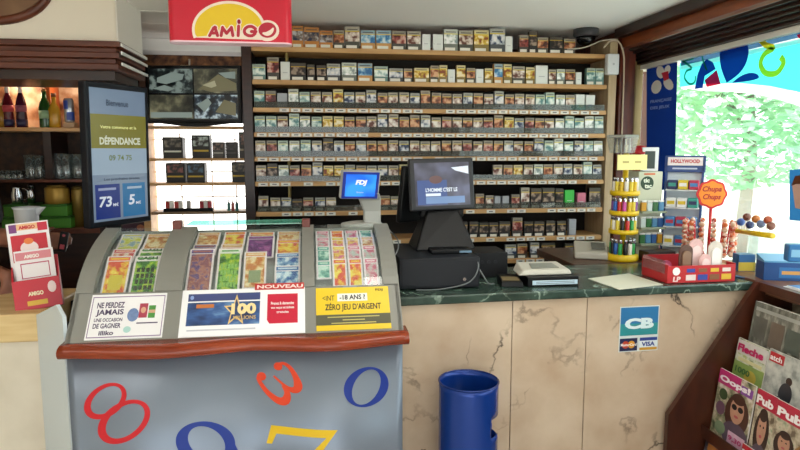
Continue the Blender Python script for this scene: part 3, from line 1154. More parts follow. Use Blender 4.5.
fr = arc_frame((c2[4] + c2[5]) / 2 + .015, .70, -.0285)
mb = MB()
mb.poly(fr, ellipse(0, 0, .018, .018, n=18), 0, .0006, 0)
mb.build('ball_print', mat('#ead0dc', .4), big)
ticket(c2[4], c2[5], .86, .99, 'orange', 'middle', 3)
for row, (s0, s1, sty) in enumerate(((.07, .30, 'blue'), (.30, .52, 'blue'), (.52, .78, 'orange'), (.78, .99, 'tan'))):
    ticket(c2[6], c2[7], s0, s1, sty, 'middle', row)
b3a, b3b = BAYS[2]
cw = (b3b - b3a - .012) / 4
sty3 = [['teal', 'orange', 'orange', 'pink'], ['teal', 'yellow', 'pink', 'pink'], ['pink', 'yellow', 'yellow', 'tan'], ['pink', 'orange', 'pink', 'teal']]
for row, (s0, s1) in enumerate(((.06, .37), (.37, .62), (.62, .82), (.82, .99))):
    for k in range(4):
        up = .10 if k == 0 and row == 0 else 0
        ticket(b3a + .006 + k * cw + .002, b3a + .006 + (k + 1) * cw - .002, s0 + up, s1, sty3[row][k], 'right', row)

# ================================================================== CIGARETTE WALL RACK
SY = 3.60
SZ = [2.158, 1.978, 1.825, 1.687, 1.550, 1.409, 1.237, 1.065, .93]
SX0, SX1 = -.325, 1.765
rk = thing('wall_rack', 'tall wooden wall rack with nine shelves of cigarette packs', 'shelf', (.7, 3.7, 0))
MB().box(SX0 - .055, SX0, SY - .01, 3.86, 0, 2.18, 0, .003).build('post', WOOD_DK, rk)
MB().box(SX1 + .005, SX1 + .055, SY - .012, 3.86, 0, 2.26, 0, .003).build('post', ramp_mat('post_pale', [(.3, '#a98f6c'), (.7, '#c4ad8a')], 4, rough=.5, stretch=(8, 8, 1)), rk)
MB().box(SX0, SX1, 3.84, 3.86, 0, 2.17).build('back_board', mat('#17100c', .8), rk)
TAGW = mat('#e4e2da', .5)
for i, z in enumerate(SZ):
    sh = MB().box(SX0, SX1, SY, 3.84, z - .014, z + .012, 0, .002).build('shelf_board', WOOD_SHELF, rk)
    if i >= 2:
        MB().box(SX0 + .003, SX1 - .003, SY - .012, SY, z - .014, z + .008, 0, .001).build('edge_strip', WOOD_SHELF, sh)
        mb = MB()
        x = SX0 + .02
        rnd = random.Random(i)
        while x < SX1 - .06:
            wd = .052
            if rnd.random() < (.92 if i < 6 else .7):
                mb.box(x, x + wd, SY - .0135, SY - .012, z - .0125, z + .0065, 0)
                mb.box(x + .014, x + wd - .014, SY - .0142, SY - .0135, z - .005, z, 1)
            x += .0635
        o = mb.build('price_tags', [TAGW, mat('#4a4a4a', .5)], sh)
        o['kind'] = 'stuff'
    if 2 <= i <= 6:
        MB().box(SX0 + .01, SX1 - .01, SY - .002, SY + .001, z + .012, z + .045, 0).build('retainer', SMOKE, sh)
for z0, z1 in ((SZ[1], SZ[0]), (SZ[5], SZ[4]), (SZ[6], SZ[5])):
    MB().box(-.142, -.130, SY + .05, 3.84, z0 + .012, z1 - .014).build('divider', mat('#8d7a3c', .5), rk)

# pack kinds: flap, stripe, picture, lower colour, description
def pic(name, a, b, c, sc=34):
    return ramp_mat('pic_' + name, [(.38, a), (.5, b), (.62, c)], sc, 2, .4, randomise=True)


PK = {
    'brown': ('#9a9080', '#d0ac2e', pic('brown', '#4a2418', '#a8603a', '#d8a880'), '#4c4a40', 'orange-brown picture'),
    'lungs': ('#a8a090', '#d0b438', pic('lungs', '#6a3a30', '#d0bcae', '#eee6de'), '#54534a', 'pale pinkish picture'),
    'white': ('#c4c8bc', '#d8cc60', pic('white', '#8a9a98', '#e6ece6', '#ffffff'), '#747a70', 'mostly white picture'),
    'teal': ('#a8b8ac', '#d4ce6c', pic('teal', '#5a8a8a', '#c0d6d0', '#eef4ec'), '#688a84', 'pale teal picture'),
    'blue': ('#a0a098', '#d0b838', pic('blue', '#2c3a5c', '#c8ccd2', '#e8e4e0'), '#4e5256', 'bluish white picture'),
    'red': ('#8f897c', '#c09c30', pic('red', '#4a1614', '#98403a', '#d0a898'), '#484640', 'dark red picture'),
    'dark': ('#4a463e', '#c09a28', pic('dark', '#120e0c', '#4a3830', '#a08c7a'), '#1c1a18', 'dark picture'),
    'yellow': ('#cfc294', '#e2c634', pic('yellow', '#8c4420', '#dcb840', '#f4e6c4'), '#8a7440', 'yellow and orange picture'),
    'blank': ('#e4e8e4', None, None, '#dfe3df', 'blank white front'),
    'grey': ('#a9adb4', None, None, '#9a9ea8', 'plain grey front'),
    'green': ('#3fc04a', None, None, '#2fae3c', 'bright green front'),
    'rose': ('#d0748c', None, None, '#c06a84', 'plain rose front'),
    'ornge': ('#b87a3c', '#d8922e', pic('ornge', '#1c2a4a', '#7a6a60', '#c8ccd4'), '#c8823a', 'orange band under a dark picture'),
    'sky': ('#8fa8b4', '#e8c04a', pic('sky', '#2f6fa8', '#7fb4d0', '#d8e4e8'), '#d09a58', 'sky blue picture'),
}
PMESH = {}


def pack_mesh(style, w, h, tagged=False, d=.03, low=.32):
    key = (style, round(w, 3), round(h, 3), low, tagged)
    if key in PMESH:
        return PMESH[key]
    flap, stripe, pm, lower, _ = PK[style]
    mb = MB()
    mb.box(-w / 2, w / 2, 0, d, 0, h, 0, .0015)
    ms = [mat(lower, .45)]
    if pm:
        ms += [mat(flap, .45), mat(stripe, .45), pm]
        mb.box(-w / 2 + .001, w / 2 - .001, -.0004, 0, h * .80, h - .001, 1)
        mb.box(-w / 2 + .001, w / 2 - .001, -.0006, 0, h * .755, h * .80, 2)
        mb.box(-w / 2 + .001, w / 2 - .001, -.0005, 0, h * low, h * .755, 3)
        ms += [mat('#4a463e', .5), mat('#e6e2d6', .5)]
        mb.box(-w * .36, w * .36, -.0008, -.0004, h * .85, h * .89, 4)
        if tagged:
            mb.box(-w * .42, w * .30, -.0012, -.0004, .002, .018, 5)
    else:
        ms += [mat(flap, .45), mat('#b8bcc0', .5)]
        mb.box(-w / 2 + .002, w / 2 - .002, -.0004, 0, h * .1, h - .002, 1)
        mb.box(-w * .25, w * .25, -.0006, -.0004, h * .38, h * .42, 2)
    PMESH[key] = mb.mesh('pack', ms)
    return PMESH[key]


SHORT = dict(brown='brown', lungs='pinkish', white='white-fronted', teal='teal', blue='bluish', red='maroon', dark='dark', yellow='yellow', blank='blank', grey='grey', green='bright-green', rose='rose', ornge='orange-banded', sky='azure')
LINE = {}


def pack(style, X, z, w, h, row, kind='cigarette_pack', y=None, noun='cigarette pack', tilt=0.):
    o = bpy.data.objects.new(kind, pack_mesh(style, w, h, row in (0, 1, 6, 7, 8)))
    COL.objects.link(o)
    o.location = (X, (SY + .006) if y is None else y, z)
    o.rotation_euler = (R(random.uniform(-2.5, 0)), R(tilt), R(random.uniform(-2, 2)))
    tag(o, noun, 'pack', f'packs on the {ORD[row]} rack shelf')
    LINE.setdefault(row, []).append((X, o, style, h))
    return o


def label_packs():
    for row, L in LINE.items():
        L.sort(key=lambda q: q[0])
        for k, (X, o, style, h) in enumerate(L):
            l = SHORT[L[k - 1][2]] if k and X - L[k - 1][0] < .13 else None
            r = SHORT[L[k + 1][2]] if k + 1 < len(L) and L[k + 1][0] - X < .13 else None
            where = f'between {l} and {r} packs' if l and r else f'beside a {l or r} pack with a gap' if (l or r) else 'standing alone'
            o['label'] = f'{"tall " if h > .098 else ""}{SHORT[style]} {o["label"]} on the {ORD[row]} rack shelf {where}'


def xs_at(px, i):
    return at(px, 60 + i * 22, Y=SY).x


def row_px(i, items):
    for x0, x1, h, style in items:
        a, b = xs_at(x0, i), xs_at(x1, i)
        pack(style, (a + b) / 2, SZ[i] + .012, b - a, h, i, 'tobacco_pouch' if b - a > .075 else 'cigarette_pack', noun='tobacco packet')


c5 = lambda x: 240 + x / 4
c6 = lambda x: 430 + x / 4
r1 = [(c5(210), c5(255), .118, 'ornge'), (c5(258), c5(318), .112, 'ornge'), (c5(320), c5(372), .095, 'ornge'), (c5(375), c5(418), .10, 'brown'), (c5(421), c5(480), .122, 'lungs'),
      (c5(484), c5(542), .105, 'sky'), (c5(545), c5(606), .105, 'sky'), (c5(609), c5(665), .105, 'red'), (c5(669), c5(724), .105, 'lungs'), (c5(729), c5(762), .09, 'blank'), (c5(780), c6(14), .092, 'blank'),
      (c6(20), c6(52), .09, 'blank'), (c6(56), c6(112), .122, 'white'), (c6(116), c6(172), .118, 'lungs'), (c6(176), c6(236), .122, 'yellow'), (c6(239), c6(300), .132, 'blue'), (c6(302), c6(330), .09, 'blank'),
      (c6(358), c6(394), .10, 'red'), (c6(397), c6(427), .125, 'dark'), (c6(430), c6(473), .09, 'brown'), (c6(478), c6(530), .095, 'dark'), (c6(535), c6(582), .085, 'brown')]
row_px(0, r1)
r2 = [(c5(50), c5(102), .085, 'teal'), (c5(110), c5(157), .125, 'red'), (c5(163), c5(200), .10, 'blank'), (c5(204), c5(264), .095, 'dark'), (c5(269), c5(300), .088, 'dark'), (c5(307), c5(345), .085, 'dark'), (c5(348), c5(402), .095, 'blue'),
      (c5(408), c5(467), .102, 'white'), (c5(472), c5(530), .10, 'sky'), (c5(537), c5(592), .085, 'teal'), (c5(597), c5(652), .075, 'blue'), (c5(656), c5(690), .075, 'brown'), (c5(697), c5(757), .08, 'yellow'), (c5(761), c5(797), .09, 'yellow'),
      (c6(3), c6(35), .095, 'brown'), (c6(38), c6(70), .098, 'yellow'), (c6(73), c6(101), .075, 'blank'), (c6(107), c6(143), .10, 'yellow'), (c6(147), c6(182), .085, 'brown'), (c6(185), c6(215), .08, 'blank'), (c6(220), c6(252), .085, 'yellow'),
      (c6(257), c6(292), .112, 'sky'), (c6(295), c6(328), .112, 'yellow'), (c6(331), c6(380), .10, 'lungs'), (c6(384), c6(420), .095, 'yellow'), (c6(424), c6(472), .108, 'blank'), (c6(476), c6(505), .085, 'lungs'), (c6(508), c6(540), .088, 'white'),
      (c6(543), c6(582), .088, 'brown'), (c6(585), c6(608), .072, 'blank'), (c6(628), c6(662), .098, 'teal'), (c6(664), c6(697), .098, 'teal')]
row_px(1, r2)
# regular rows; letters: style per pack, capital = tall
KEY = dict(b='brown', l='lungs', w='white', t='teal', u='blue', r='red', d='dark', y='yellow', g='grey', n='blank')
ROWS = {2: 'trgWtllYulUblluBbblublUblltTwlnn_tt',
        3: 'ttlTwtyybblULbBUlrlblrByurblwTtWTttyt',
        4: 'lrtwtuDububblulllblrlrbulbUtWtutwTddt',
        5: 'lDwrbUyyubuulyb_______lbylwblulTulblllu'}
n = 33
for i, code in ROWS.items():
    code = code[:n] if i != 5 else code[:n]
    for k in range(n):
        ch = code[k % len(code)]
        if ch == '_':
            continue
        X = SX0 + .036 + k * (SX1 - SX0 - .072) / (n - 1)
        p = at(0, 0, Y=SY)
        hgt = .092
        if ch.isupper():
            hgt = .106
            ch = ch.lower()
        hgt += random.uniform(-.003, .003)
        if ch == 'g':
            hgt = .08
        pack(KEY[ch], X, SZ[i] + .012, .0565, round(hgt, 3), i, tilt=random.uniform(-1.2, 1.2))
# seventh row, thinner, with the odd boxes at the right
i = 6
seg = [(258, 268, .09, 'lungs'), (270, 280, .08, 'lungs'), (281, 291, .08, 'blue'), (292, 302, .07, 'dark'), (303, 313, .078, 'red'), (315, 325, .078, 'blue'), (326, 336, .078, 'lungs'),
       (380, 390, .085, 'brown'), (391, 400, .08, 'lungs'), (476, 484.5, .09, 'brown'), (486, 494, .08, 'lungs'), (495, 501, .075, 'grey'), (503, 509.5, .075, 'grey'), (512, 520, .085, 'red'), (521.5, 530, .125, 'lungs'),
       (531.5, 542, .12, 'dark'), (543, 555, .122, 'dark'), (556, 564, .118, 'dark'), (565.5, 575, .108, 'green'), (578, 586.5, .09, 'rose'), (590, 601, .12, 'dark')]
row_px(6, seg)
seg = [(459, 468, .095, 'dark'), (470, 479, .095, 'dark'), (480, 489, .09, 'dark'), (490, 499, .088, 'dark'), (500, 511, .092, 'dark'), (513, 523, .115, 'red'), (525, 534, .09, 'dark'), (535, 545, .09, 'dark'), (547, 556, .092, 'dark'), (558, 567, .09, 'dark'), (570, 577, .10, 'grey')]
row_px(7, seg)
seg = [(506, 517, .085, 'blue'), (518, 528, .09, 'brown'), (531, 540, .095, 'blue'), (542, 556, .092, 'dark'), (566, 578, .085, 'dark')]
row_px(8, seg)
label_packs()

# ================================================================== LIT ALCOVE SHELF WITH SECURITY SCREEN
AY = 3.72
al = thing('alcove_shelf', 'backlit white shelf unit with wooden boards left of the wall rack', 'shelf', (-.66, 3.8, 0))
AX0, AX1 = -.925, -.385
MB().box(AX0, AX1, 3.88, 3.90, .5, 1.84).build('light_panel', mat('#fffdf8', .5, emit=3.2), al)
MB().box(AX0 - .04, AX0, AY - .01, 3.9, 0, 1.76, 0, .003).build('post', WOOD_SHELF, al)
for z in (1.728, 1.545, 1.403, 1.236):
    MB().box(AX0, AX1, AY, 3.87, z - .008, z + .008, 0, .002).build('shelf_board', WOOD_SHELF if z > 1.4 else mat('#8d7356', .5), al)
for x in (-.78, -.60, -.46):
    MB().box(x - .003, x + .003, 3.868, 3.875, .5, 1.70).build('upright_rod', mat('#b89a6a', .4), al)
for z in (1.66, 1.47, 1.32):
    MB().box(AX0, AX1, 3.868, 3.875, z - .003, z + .003).build('cross_rod', mat('#b8a890', .4), al)
BOXK = mat('#18140f', .5)


def carton(px0, px1, pytop, shelf, label, kind, stripe='#c8a428', panel='#5a4a40', d=.09):
    z = shelf + .008
    a, b = at(px0, 180, Y=AY + .02).x, at(px1, 180, Y=AY + .02).x
    h = at((px0 + px1) / 2, pytop, Y=AY + .02).z - z
    t = thing('tobacco_carton', label, 'carton', ((a + b) / 2, AY + .06, z), 'cartons on the lit alcove shelf')
    MB().box(a, b, AY + .02, AY + .02 + d, z, z + h, 0, .003).build('box', mat(kind, .5), t)
    fr = Fr((a, AY + .0195, z))
    w = b - a
    mb = MB()
    mb.rect(fr, w * .08, w * .92, h * .52, h * .92, 0, .001, 0)
    mb.rect(fr, w * .08, w * .92, h * .28, h * .36, 0, .001, 1)
    mb.build('front_print', [ramp_mat('cart_' + panel, [(.4, '#2a2420'), (.6, panel)], 40, 2, .45), mat(stripe, .5)], t)
    return t


carton(164, 184, 137, 1.545, 'large dark carton with a cream label on the lit shelf', '#1d1812', '#e8e4d4', '#8a8070')
carton(193, 211, 135, 1.545, 'black carton with a pale picture and gold stripe on the lit shelf', '#14110d', '#c8a428', '#c8d4cc')
carton(213.5, 225, 142, 1.545, 'small grey-brown carton on the upper lit shelf', '#4a443c', '#a8a498', '#a88474')
carton(227, 238, 142, 1.545, 'dark small carton beside the wall rack on the lit shelf', '#241e1a', '#4a4440', '#544a48')
carton(240, 249, 132, 1.545, 'tall brown carton at the end of the lit shelf', '#3a322a', '#b8a890', '#a8745c')
carton(166, 185, 163, 1.403, 'black carton with a reddish picture and gold stripe on the lower lit shelf', '#14110d', '#c8a428', '#a8645c')
carton(187, 205, 163, 1.403, 'black carton with a blue picture and gold stripe on the lower lit shelf', '#14110d', '#c8a428', '#5a7a94')
carton(232, 249, 162, 1.403, 'black carton with a round emblem and gold stripe by the wall rack post', '#14110d', '#c8a428', '#8a7a60')
for k, (px, col) in enumerate(((168, '#c23a30'), (172, '#f0ece4'), (177, '#c23a30'), (181, '#e8e4dc'), (189, '#a8a4a0'), (202, '#b82f3a'), (206, '#efe9e4'), (210, '#b82f3a'))):
    p = at(px, 210, Y=AY + .03)
    t = thing('lighter_box', f'small {"red" if col[1:3] in ("c2", "b8") else "pale"} upright packet on the lowest lit shelf', 'packet', (p.x, AY + .03, 1.244), 'small packets on the lowest lit shelf')
    MB().box(p.x - .011, p.x + .011, AY + .02, AY + .05, 1.244, 1.301, 0, .002).build('body', mat(col, .4), t)
    MB().box(p.x - .010, p.x + .010, AY + .021, AY + .049, 1.301, 1.308).build('cap', mat('#d8d4cc', .3, .6), t)
tr = MB().box(at(163, 210, Y=AY).x, at(213, 210, Y=AY).x, AY + .002, AY + .014, 1.244, 1.264, 0, .002)
tag(tr.build('packet_tray', BLACKM, org=(-.75, AY, 1.244)), 'low black tray strip in front of small red packets', 'tray')
for px, col in ((229, '#5f9a98'), (233, '#c0605c'), (237, '#4f8a8c')):
    p = at(px, 210, Y=AY + .03)
    t = thing('refill_bottle', f'tiny {"red" if col == "#c0605c" else "teal"} refill bottle with a pale nozzle on the lowest lit shelf', 'bottle', (p.x, AY + .03, 1.244), 'refill bottles on the lowest lit shelf')
    MB().lathe((p.x, AY + .03, 1.244), [(.009, 0), (.010, .002), (.010, .04), (.004, .052)], 12).build('body', mat(col, .4), t)
    MB().lathe((p.x, AY + .03, 1.296), [(.004, 0), (.002, .022)], 8).build('nozzle', WHITE, t)

# security monitor, four camera feeds
tv = thing('security_monitor', 'black wall monitor showing four security camera pictures above the lit shelf', 'monitor', (-.66, 3.70, 1.76))
fr = frame_rot((-.653, 3.66, 1.91), -7, -3)
MB().rect(fr, -.268, .268, -.16, .16, -.035, 0, 0, .006).build('bezel', BLACK, tv)
mb = MB().hexa([fr.p(-.2, -.16, -.03), fr.p(.2, -.16, -.03), fr.p(.2, -.16, -.012), fr.p(-.2, -.16, -.012), fr.p(-.05, -.178, -.03), fr.p(.05, -.178, -.03), fr.p(.05, -.178, -.014), fr.p(-.05, -.178, -.014)])
mb.build('lower_lip', BLACK, tv)
MB().rect(fr, -.06, .06, -.06, .06, -.20, -.035).build('wall_bracket', DGREY, tv)
MB().rect(fr, -.25, .25, -.14, .145, 0, .001).build('screen', mat('#10161a', .2, emit=.08), tv)
FA = ramp_mat('feed_a', [(.40, '#05080a'), (.52, '#1a2324'), (.62, '#6d7a76')], 20, 4, .3, emit=.6)
FB = ramp_mat('feed_b', [(.38, '#1c1c18'), (.52, '#3c3c30'), (.66, '#74725a')], 12, 4, .3, emit=.55)
FC = ramp_mat('feed_c', [(.42, '#070b10'), (.53, '#22303c'), (.64, '#a4b4bc')], 22, 4, .3, emit=.55)
feeds = [(-.245, -.004, .006, .14, FA), (.004, .245, .006, .14, FB), (-.245, -.004, -.135, -.004, FB), (.004, .245, -.135, -.004, FC)]
for a0, a1, b0, b1, mm in feeds:
    MB().rect(fr, a0, a1, b0, b1, .001, .0015).build('camera_feed', mm, tv)
LITF = mat('#9fb0a8', .3, emit=.45)
mb = MB()
mb.poly(fr, [(-.20, .09), (-.12, .12), (-.05, .11), (-.06, .08), (-.15, .055), (-.20, .065)], .0015, .002, 0)
mb.poly(fr, [(.03, .03), (.14, .11), (.24, .06), (.24, .02), (.10, .012)], .0015, .002, 1)
mb.poly(fr, [(.05, .05), (.12, .075), (.13, .045), (.10, .035)], .002, .0022, 2)
mb.rect(fr, -.24, -.01, -.13, -.10, .0015, .002, 0)
mb.poly(fr, [(.02, -.06), (.08, -.02), (.10, -.05), (.06, -.10)], .0015, .002, 0)
mb.poly(fr, [(-.23, .03), (-.16, .05), (-.10, .03), (-.14, .015)], .0015, .002, 0)
mb.poly(fr, [(.14, .118), (.235, .125), (.235, .085), (.18, .09)], .0015, .002, 0)
mb.poly(fr, [(.12, -.10), (.17, -.03), (.235, -.05), (.235, -.12)], .0015, .002, 1)
mb.build('feed_shapes', [LITF, mat('#8a8460', .3, emit=.4), mat('#c8c4a0', .3, emit=.45)], tv)
# brown conduit, white cable and plate above the monitor
cb = MB().tube(smooth_path([(-.80, 4.385, 2.20), (-.78, 4.37, 2.08), (-.6, 4.37, 2.06), (-.45, 4.37, 2.06), (-.3, 4.37, 2.09)], 5), .006, 8)
tag(cb.build('wall_cable', mat('#b9ae9c', .5), org=(-.6, 4.37, 2.06)), 'pale cable sagging on the brown wall above the security monitor', 'cable')
pl = MB().box(-.86, -.80, 4.37, 4.399, 2.06, 2.16, 0, .004)
tag(pl.build('wall_plate', mat('#c9a878', .5), org=(-.83, 4.39, 2.06)), 'small tan plate on the brown wall above the monitor', 'plate')
bar_ = MB().box(-1.9, -.36, 4.2, 4.39, 2.225, 2.30, 0, .004)
tag(bar_.build('white_bulkhead', WHITE, org=(-.65, 4.3, 2.225)), 'white boxed bulkhead under the planked ceiling by the red sign', 'bulkhead')
# dark wall side between the bar and the alcove
struct('wall_partition', MB().box(-1.16, -.97, 3.78, 4.40, 0, 2.04), WOOD_DK)
pb = thing('leaflet_poster', 'dark purple leaflet board hanging beside the lit shelf', 'poster', (-1.05, 3.775, 1.2))
fr = Fr((-1.10, 3.775, 1.08))
MB().rect(fr, 0, .165, 0, .30, 0, .006).build('board', mat('#3d1428', .5), pb)
mb = MB()
for k in range(3):
    mb.poly(fr, ellipse(.10 + .03 * (k % 2), .07 + k * .06, .022, .018, n=14), .006, .007, k)
mb.rect(fr, .02, .08, .22, .228, .006, .007, 3)
mb.rect(fr, .02, .10, .24, .248, .006, .007, 3)
mb.build('print', [mat('#a8603c', .5), mat('#6f8a3c', .5), mat('#b8862e', .5), mat('#d8c4cc', .5)], pb)

# ================================================================== AMIGO SIGN
am = thing('hanging_sign', 'red hanging box sign with a yellow oval and white-edged lettering', 'sign', (-.30, 2.55, 2.005))
sx0, sx1, sz0, sz1 = -.531, -.071, 2.012, 2.30
prof = []
for cx, cy, a0 in ((sx0 + .03, 2.53, 180), (sx1 - .03, 2.53, 270), (sx1 - .03, 2.545, 0), (sx0 + .03, 2.545, 90)):
    for k in range(6):
        a = R(a0 + k * 18)
        prof.append((cx + .03 * math.cos(a), cy + .03 * math.sin(a)))
mb = MB().loops([(x, y, sz0) for x, y in prof], [(x, y, sz1) for x, y in prof])
mb.build('box', mat('#cc1230', .3), am)
MB().loops([(x, y, sz0 - .006) for x, y in prof], [(x, y, sz0) for x, y in prof]).build('bottom_edge', mat('#f0c8d4', .3), am)
for x in (-.45, -.15):
    MB().tube([(x, 2.537, sz1), (x, 2.537, CEIL)], .005, 6).build('hanger', CHROME, am)
afr = Fr((0, 2.4995, 0))


def ap(px, py):
    p = at(px, py, Y=2.4995)
    return p.x, p.z


def am_c(x, y):          # crop coordinates of the logo
    return ap(140 + x / 4, y / 4)


def half_oval(cx, cy, rx, ry, n=28, a0=-.12, a1=1.0):
    return [(cx + rx * math.cos(math.pi * (1 - (a0 + (a1 - a0) * k / n))), cy - ry * math.sin(math.pi * (a0 + (a1 - a0) * k / n))) for k in range(n + 1)]


CREAM = mat('#f2e2d2', .35)
LY = mat('#e8c41a', .35)
LR = mat('#b51230', .35)
mb = MB()
mb.poly(afr, [am_c(*q) for q in half_oval(355, 118, 147, 114, a0=-.10, a1=1.0)] + [am_c(490, 160), am_c(225, 150)], 0, .002, 0)
mb.poly(afr, [am_c(*q) for q in ellipse(510, 123, 47, 42, 0, 24)], 0, .0021, 0)
mb.build('logo_border', CREAM, am)
mb = MB()
mb.poly(afr, [am_c(*q) for q in half_oval(355, 118, 136, 103, a0=-.06, a1=.93)] + [am_c(470, 110), am_c(300, 140), am_c(228, 148)], .0022, .0028, 0)
mb.build('logo_oval', LY, am)
LETTERS = {'letter_a': [[(279, 143), (296, 111), (303, 111)], [(300, 109), (311, 143)], [(288, 133), (308, 133)]],
           'letter_m': [[(325, 143), (331, 110)], [(331, 112), (347, 134)], [(347, 134), (366, 111)], [(366, 110), (372, 143)]],
           'letter_i': [[(395, 105), (393, 143)], [(396, 84), (397, 91)]],
           'letter_g': [[(462, 116), (448, 107), (431, 108), (419, 119), (420, 134), (434, 143), (450, 143), (460, 135), (461, 127)], [(446, 127), (464, 127)]]}
for nm, strokes in LETTERS.items():
    for wd, c_, mm, suffix in ((21, .0032, CREAM, '_edge'), (12.5, .0038, LR, '')):
        mb = MB()
        for kq, st_ in enumerate(strokes):
            P = smooth_path(st_, 3) if len(st_) > 4 else st_
            e0, e1 = P[0], P[-1]
            L_, Q_ = ribbon(P, wd)
            for k in range(len(P) - 1):
                mb.face([afr.p(*am_c(*q), c_ + kq * .00005) for q in (L_[k], Q_[k], Q_[k + 1], L_[k + 1])])
            for e in (e0, e1):
                mb.face([afr.p(*am_c(*q), c_ + kq * .00005 + .00002) for q in ellipse(e[0], e[1], wd * .5, wd * .5, 0, 12)])
        mb.build(nm + suffix, mm, am)
mb = MB().poly(afr, [am_c(*q) for q in ellipse(510, 121, 36, 31, 0, 24)], .0032, .0036)
mb.build('letter_o', LR, am)
P = smooth_path([(490, 133), (508, 136), (524, 128), (534, 112)], 5)
mb = MB()
wsm = [4 + 14 * math.sin(math.pi * k / (len(P) - 1)) for k in range(len(P))]
L_, Q_ = ribbon(P, wsm)
for k in range(len(P) - 1):
    mb.face([afr.p(*am_c(*q), .0042) for q in (L_[k], Q_[k], Q_[k + 1], L_[k + 1])])
mb.build('smile', CREAM, am)

# ================================================================== TERMINALS ON THE DISPLAY AND COUNTER
ft = thing('lottery_terminal', 'grey lottery customer screen with a lit blue display on a curved stand', 'terminal', (.19, 2.66, 1.27))
GR = mat('#a3a49f', .4)
fr = frame_rot((.197, 2.56, 1.455), 14, 12, 2)
k_ = 1.06
MB().rect(fr, -.078 * k_, .078 * k_, -.056 * k_, .056 * k_, -.030, 0, 0, .004).build('screen_case', GR, ft)
MB().rect(fr, -.076 * k_, .072 * k_, -.053 * k_, .053 * k_, 0, .003, 0, .001).build('screen_border', mat('#1a2f8c', .3, emit=.15), ft)
MB().rect(fr, -.064 * k_, .060 * k_, -.044 * k_, .044 * k_, .003, .004).build('screen', ramp_mat('blue_screen', [(.35, '#1a56c8'), (.6, '#2f86ea')], 12, 1, .2, emit=.75), ft)
lettering(ft, 'FDJ', fr, -.026, -.002, .050, .026, mat('#f4f8ff', .3, emit=.9), .0046, .15, .06)
lettering(ft, 'Bienvenue', fr, -.018, -.032, .030, .007, mat('#c8dcf8', .3, emit=.6), .0046)
mb = MB()
path = [((.225, 2.60, 1.42), .052, .022), ((.24, 2.635, 1.39), .046, .022), ((.25, 2.65, 1.34), .036, .024), ((.25, 2.65, 1.30), .036, .026), ((.25, 2.65, 1.275), .038, .03)]
rows = [[mb.bm.verts.new((c[0] + sx * wx, c[1] + sy * wy, c[2])) for sx, sy in ((-1, -1), (1, -1), (1, 1), (-1, 1))] for c, wx, wy in path]
for a_, b_ in zip(rows, rows[1:]):
    for q in range(4):
        mb.bm.faces.new([a_[q], a_[(q + 1) % 4], b_[(q + 1) % 4], b_[q]])
mb.bm.faces.new(rows[0])
mb.bm.faces.new(rows[-1][::-1])
o = mb.build('stand_neck', GR, ft)
bv = o.modifiers.new('b', 'BEVEL')
bv.width = .006
bv.segments = 3
mb = MB().lathe((.205, 2.64, 1.272), [(.085, 0), (.09, .006), (.088, .016), (.06, .022)], 36)
mb.build('base', mat('#b4b4ae', .35), ft)
MB().box(.06, UX1, 2.545, 2.76, 1.253, 1.271, 0, .003).build('rear_ledge', GREYP, du)
MB().box(.08, UX1 - .02, 2.622, 2.74, 0, 1.253).build('rear_cabinet', DGREY, du)

# cash drawer, black till with the customer monitor
cd = thing('cash_drawer', 'wide black cash drawer box on the green worktop beside the ticket display', 'cash drawer', (.56, 2.62, CZ))
MB().box(.335, .665, 2.405, 2.82, CZ + .004, CZ + .128, 0, .004).build('case', DGREY, cd)
MB().box(.345, .655, 2.401, 2.405, CZ + .014, CZ + .118, 0, .002).build('drawer_front', mat('#1f2126', .55, spec=.3), cd)
MB().lathe((.60, 2.401, CZ + .04), [(.007, 0), (.007, .004)], 14, axis=(0, -1, 0)).build('lock', CHROME, cd)
mo = thing('till_monitor', 'black point of sale till with a tilted customer screen on the cash drawer', 'monitor', (.57, 2.68, CZ + .128))
mfr = frame_rot((.566, 2.684, 1.451), 4.2, -7.7, -1.2)
MB().rect(mfr, -.147, .147, -.115, .115, -.035, 0, 0, .007).build('bezel', mat('#1c1e23', .4), mo)
MB().rect(mfr, -.125, .125, -.095, .095, 0, .0012).build('screen', ramp_mat('till_screen', [(.35, '#3a3a44'), (.5, '#4c4c58'), (.65, '#5a5c70')], 10, 2, .2, emit=.55), mo)
SCW = mat('#e8f2fa', .3, emit=.9)
mb = MB()
mb.poly(mfr, [(.042, .072), (.122, .078), (.122, .042), (.062, .058)], .0012, .0018, 0)
mb.rect(mfr, -.115, .02, -.090, .018, .0012, .0016, 1)
mb.poly(mfr, ellipse(-.03, .02, .03, .018, n=16), .0016, .0018, 2)
mb.rect(mfr, -.078, .10, -.085, -.055, .0016, .0018, 3)
mb.build('screen_shapes', [SCW, mat('#5a72b0', .3, emit=.5), mat('#8a6a68', .3, emit=.45), mat('#8fb0e0', .3, emit=.55)], mo)
lettering(mo, "L'HOMME C'EST LE", mfr, -.078, -.034, .145, .018, SCW, .0022, 0, .03)
MB().rect(mfr, -.078, -.01, -.052, -.040, .0018, .0021).build('highlight', SCW, mo)
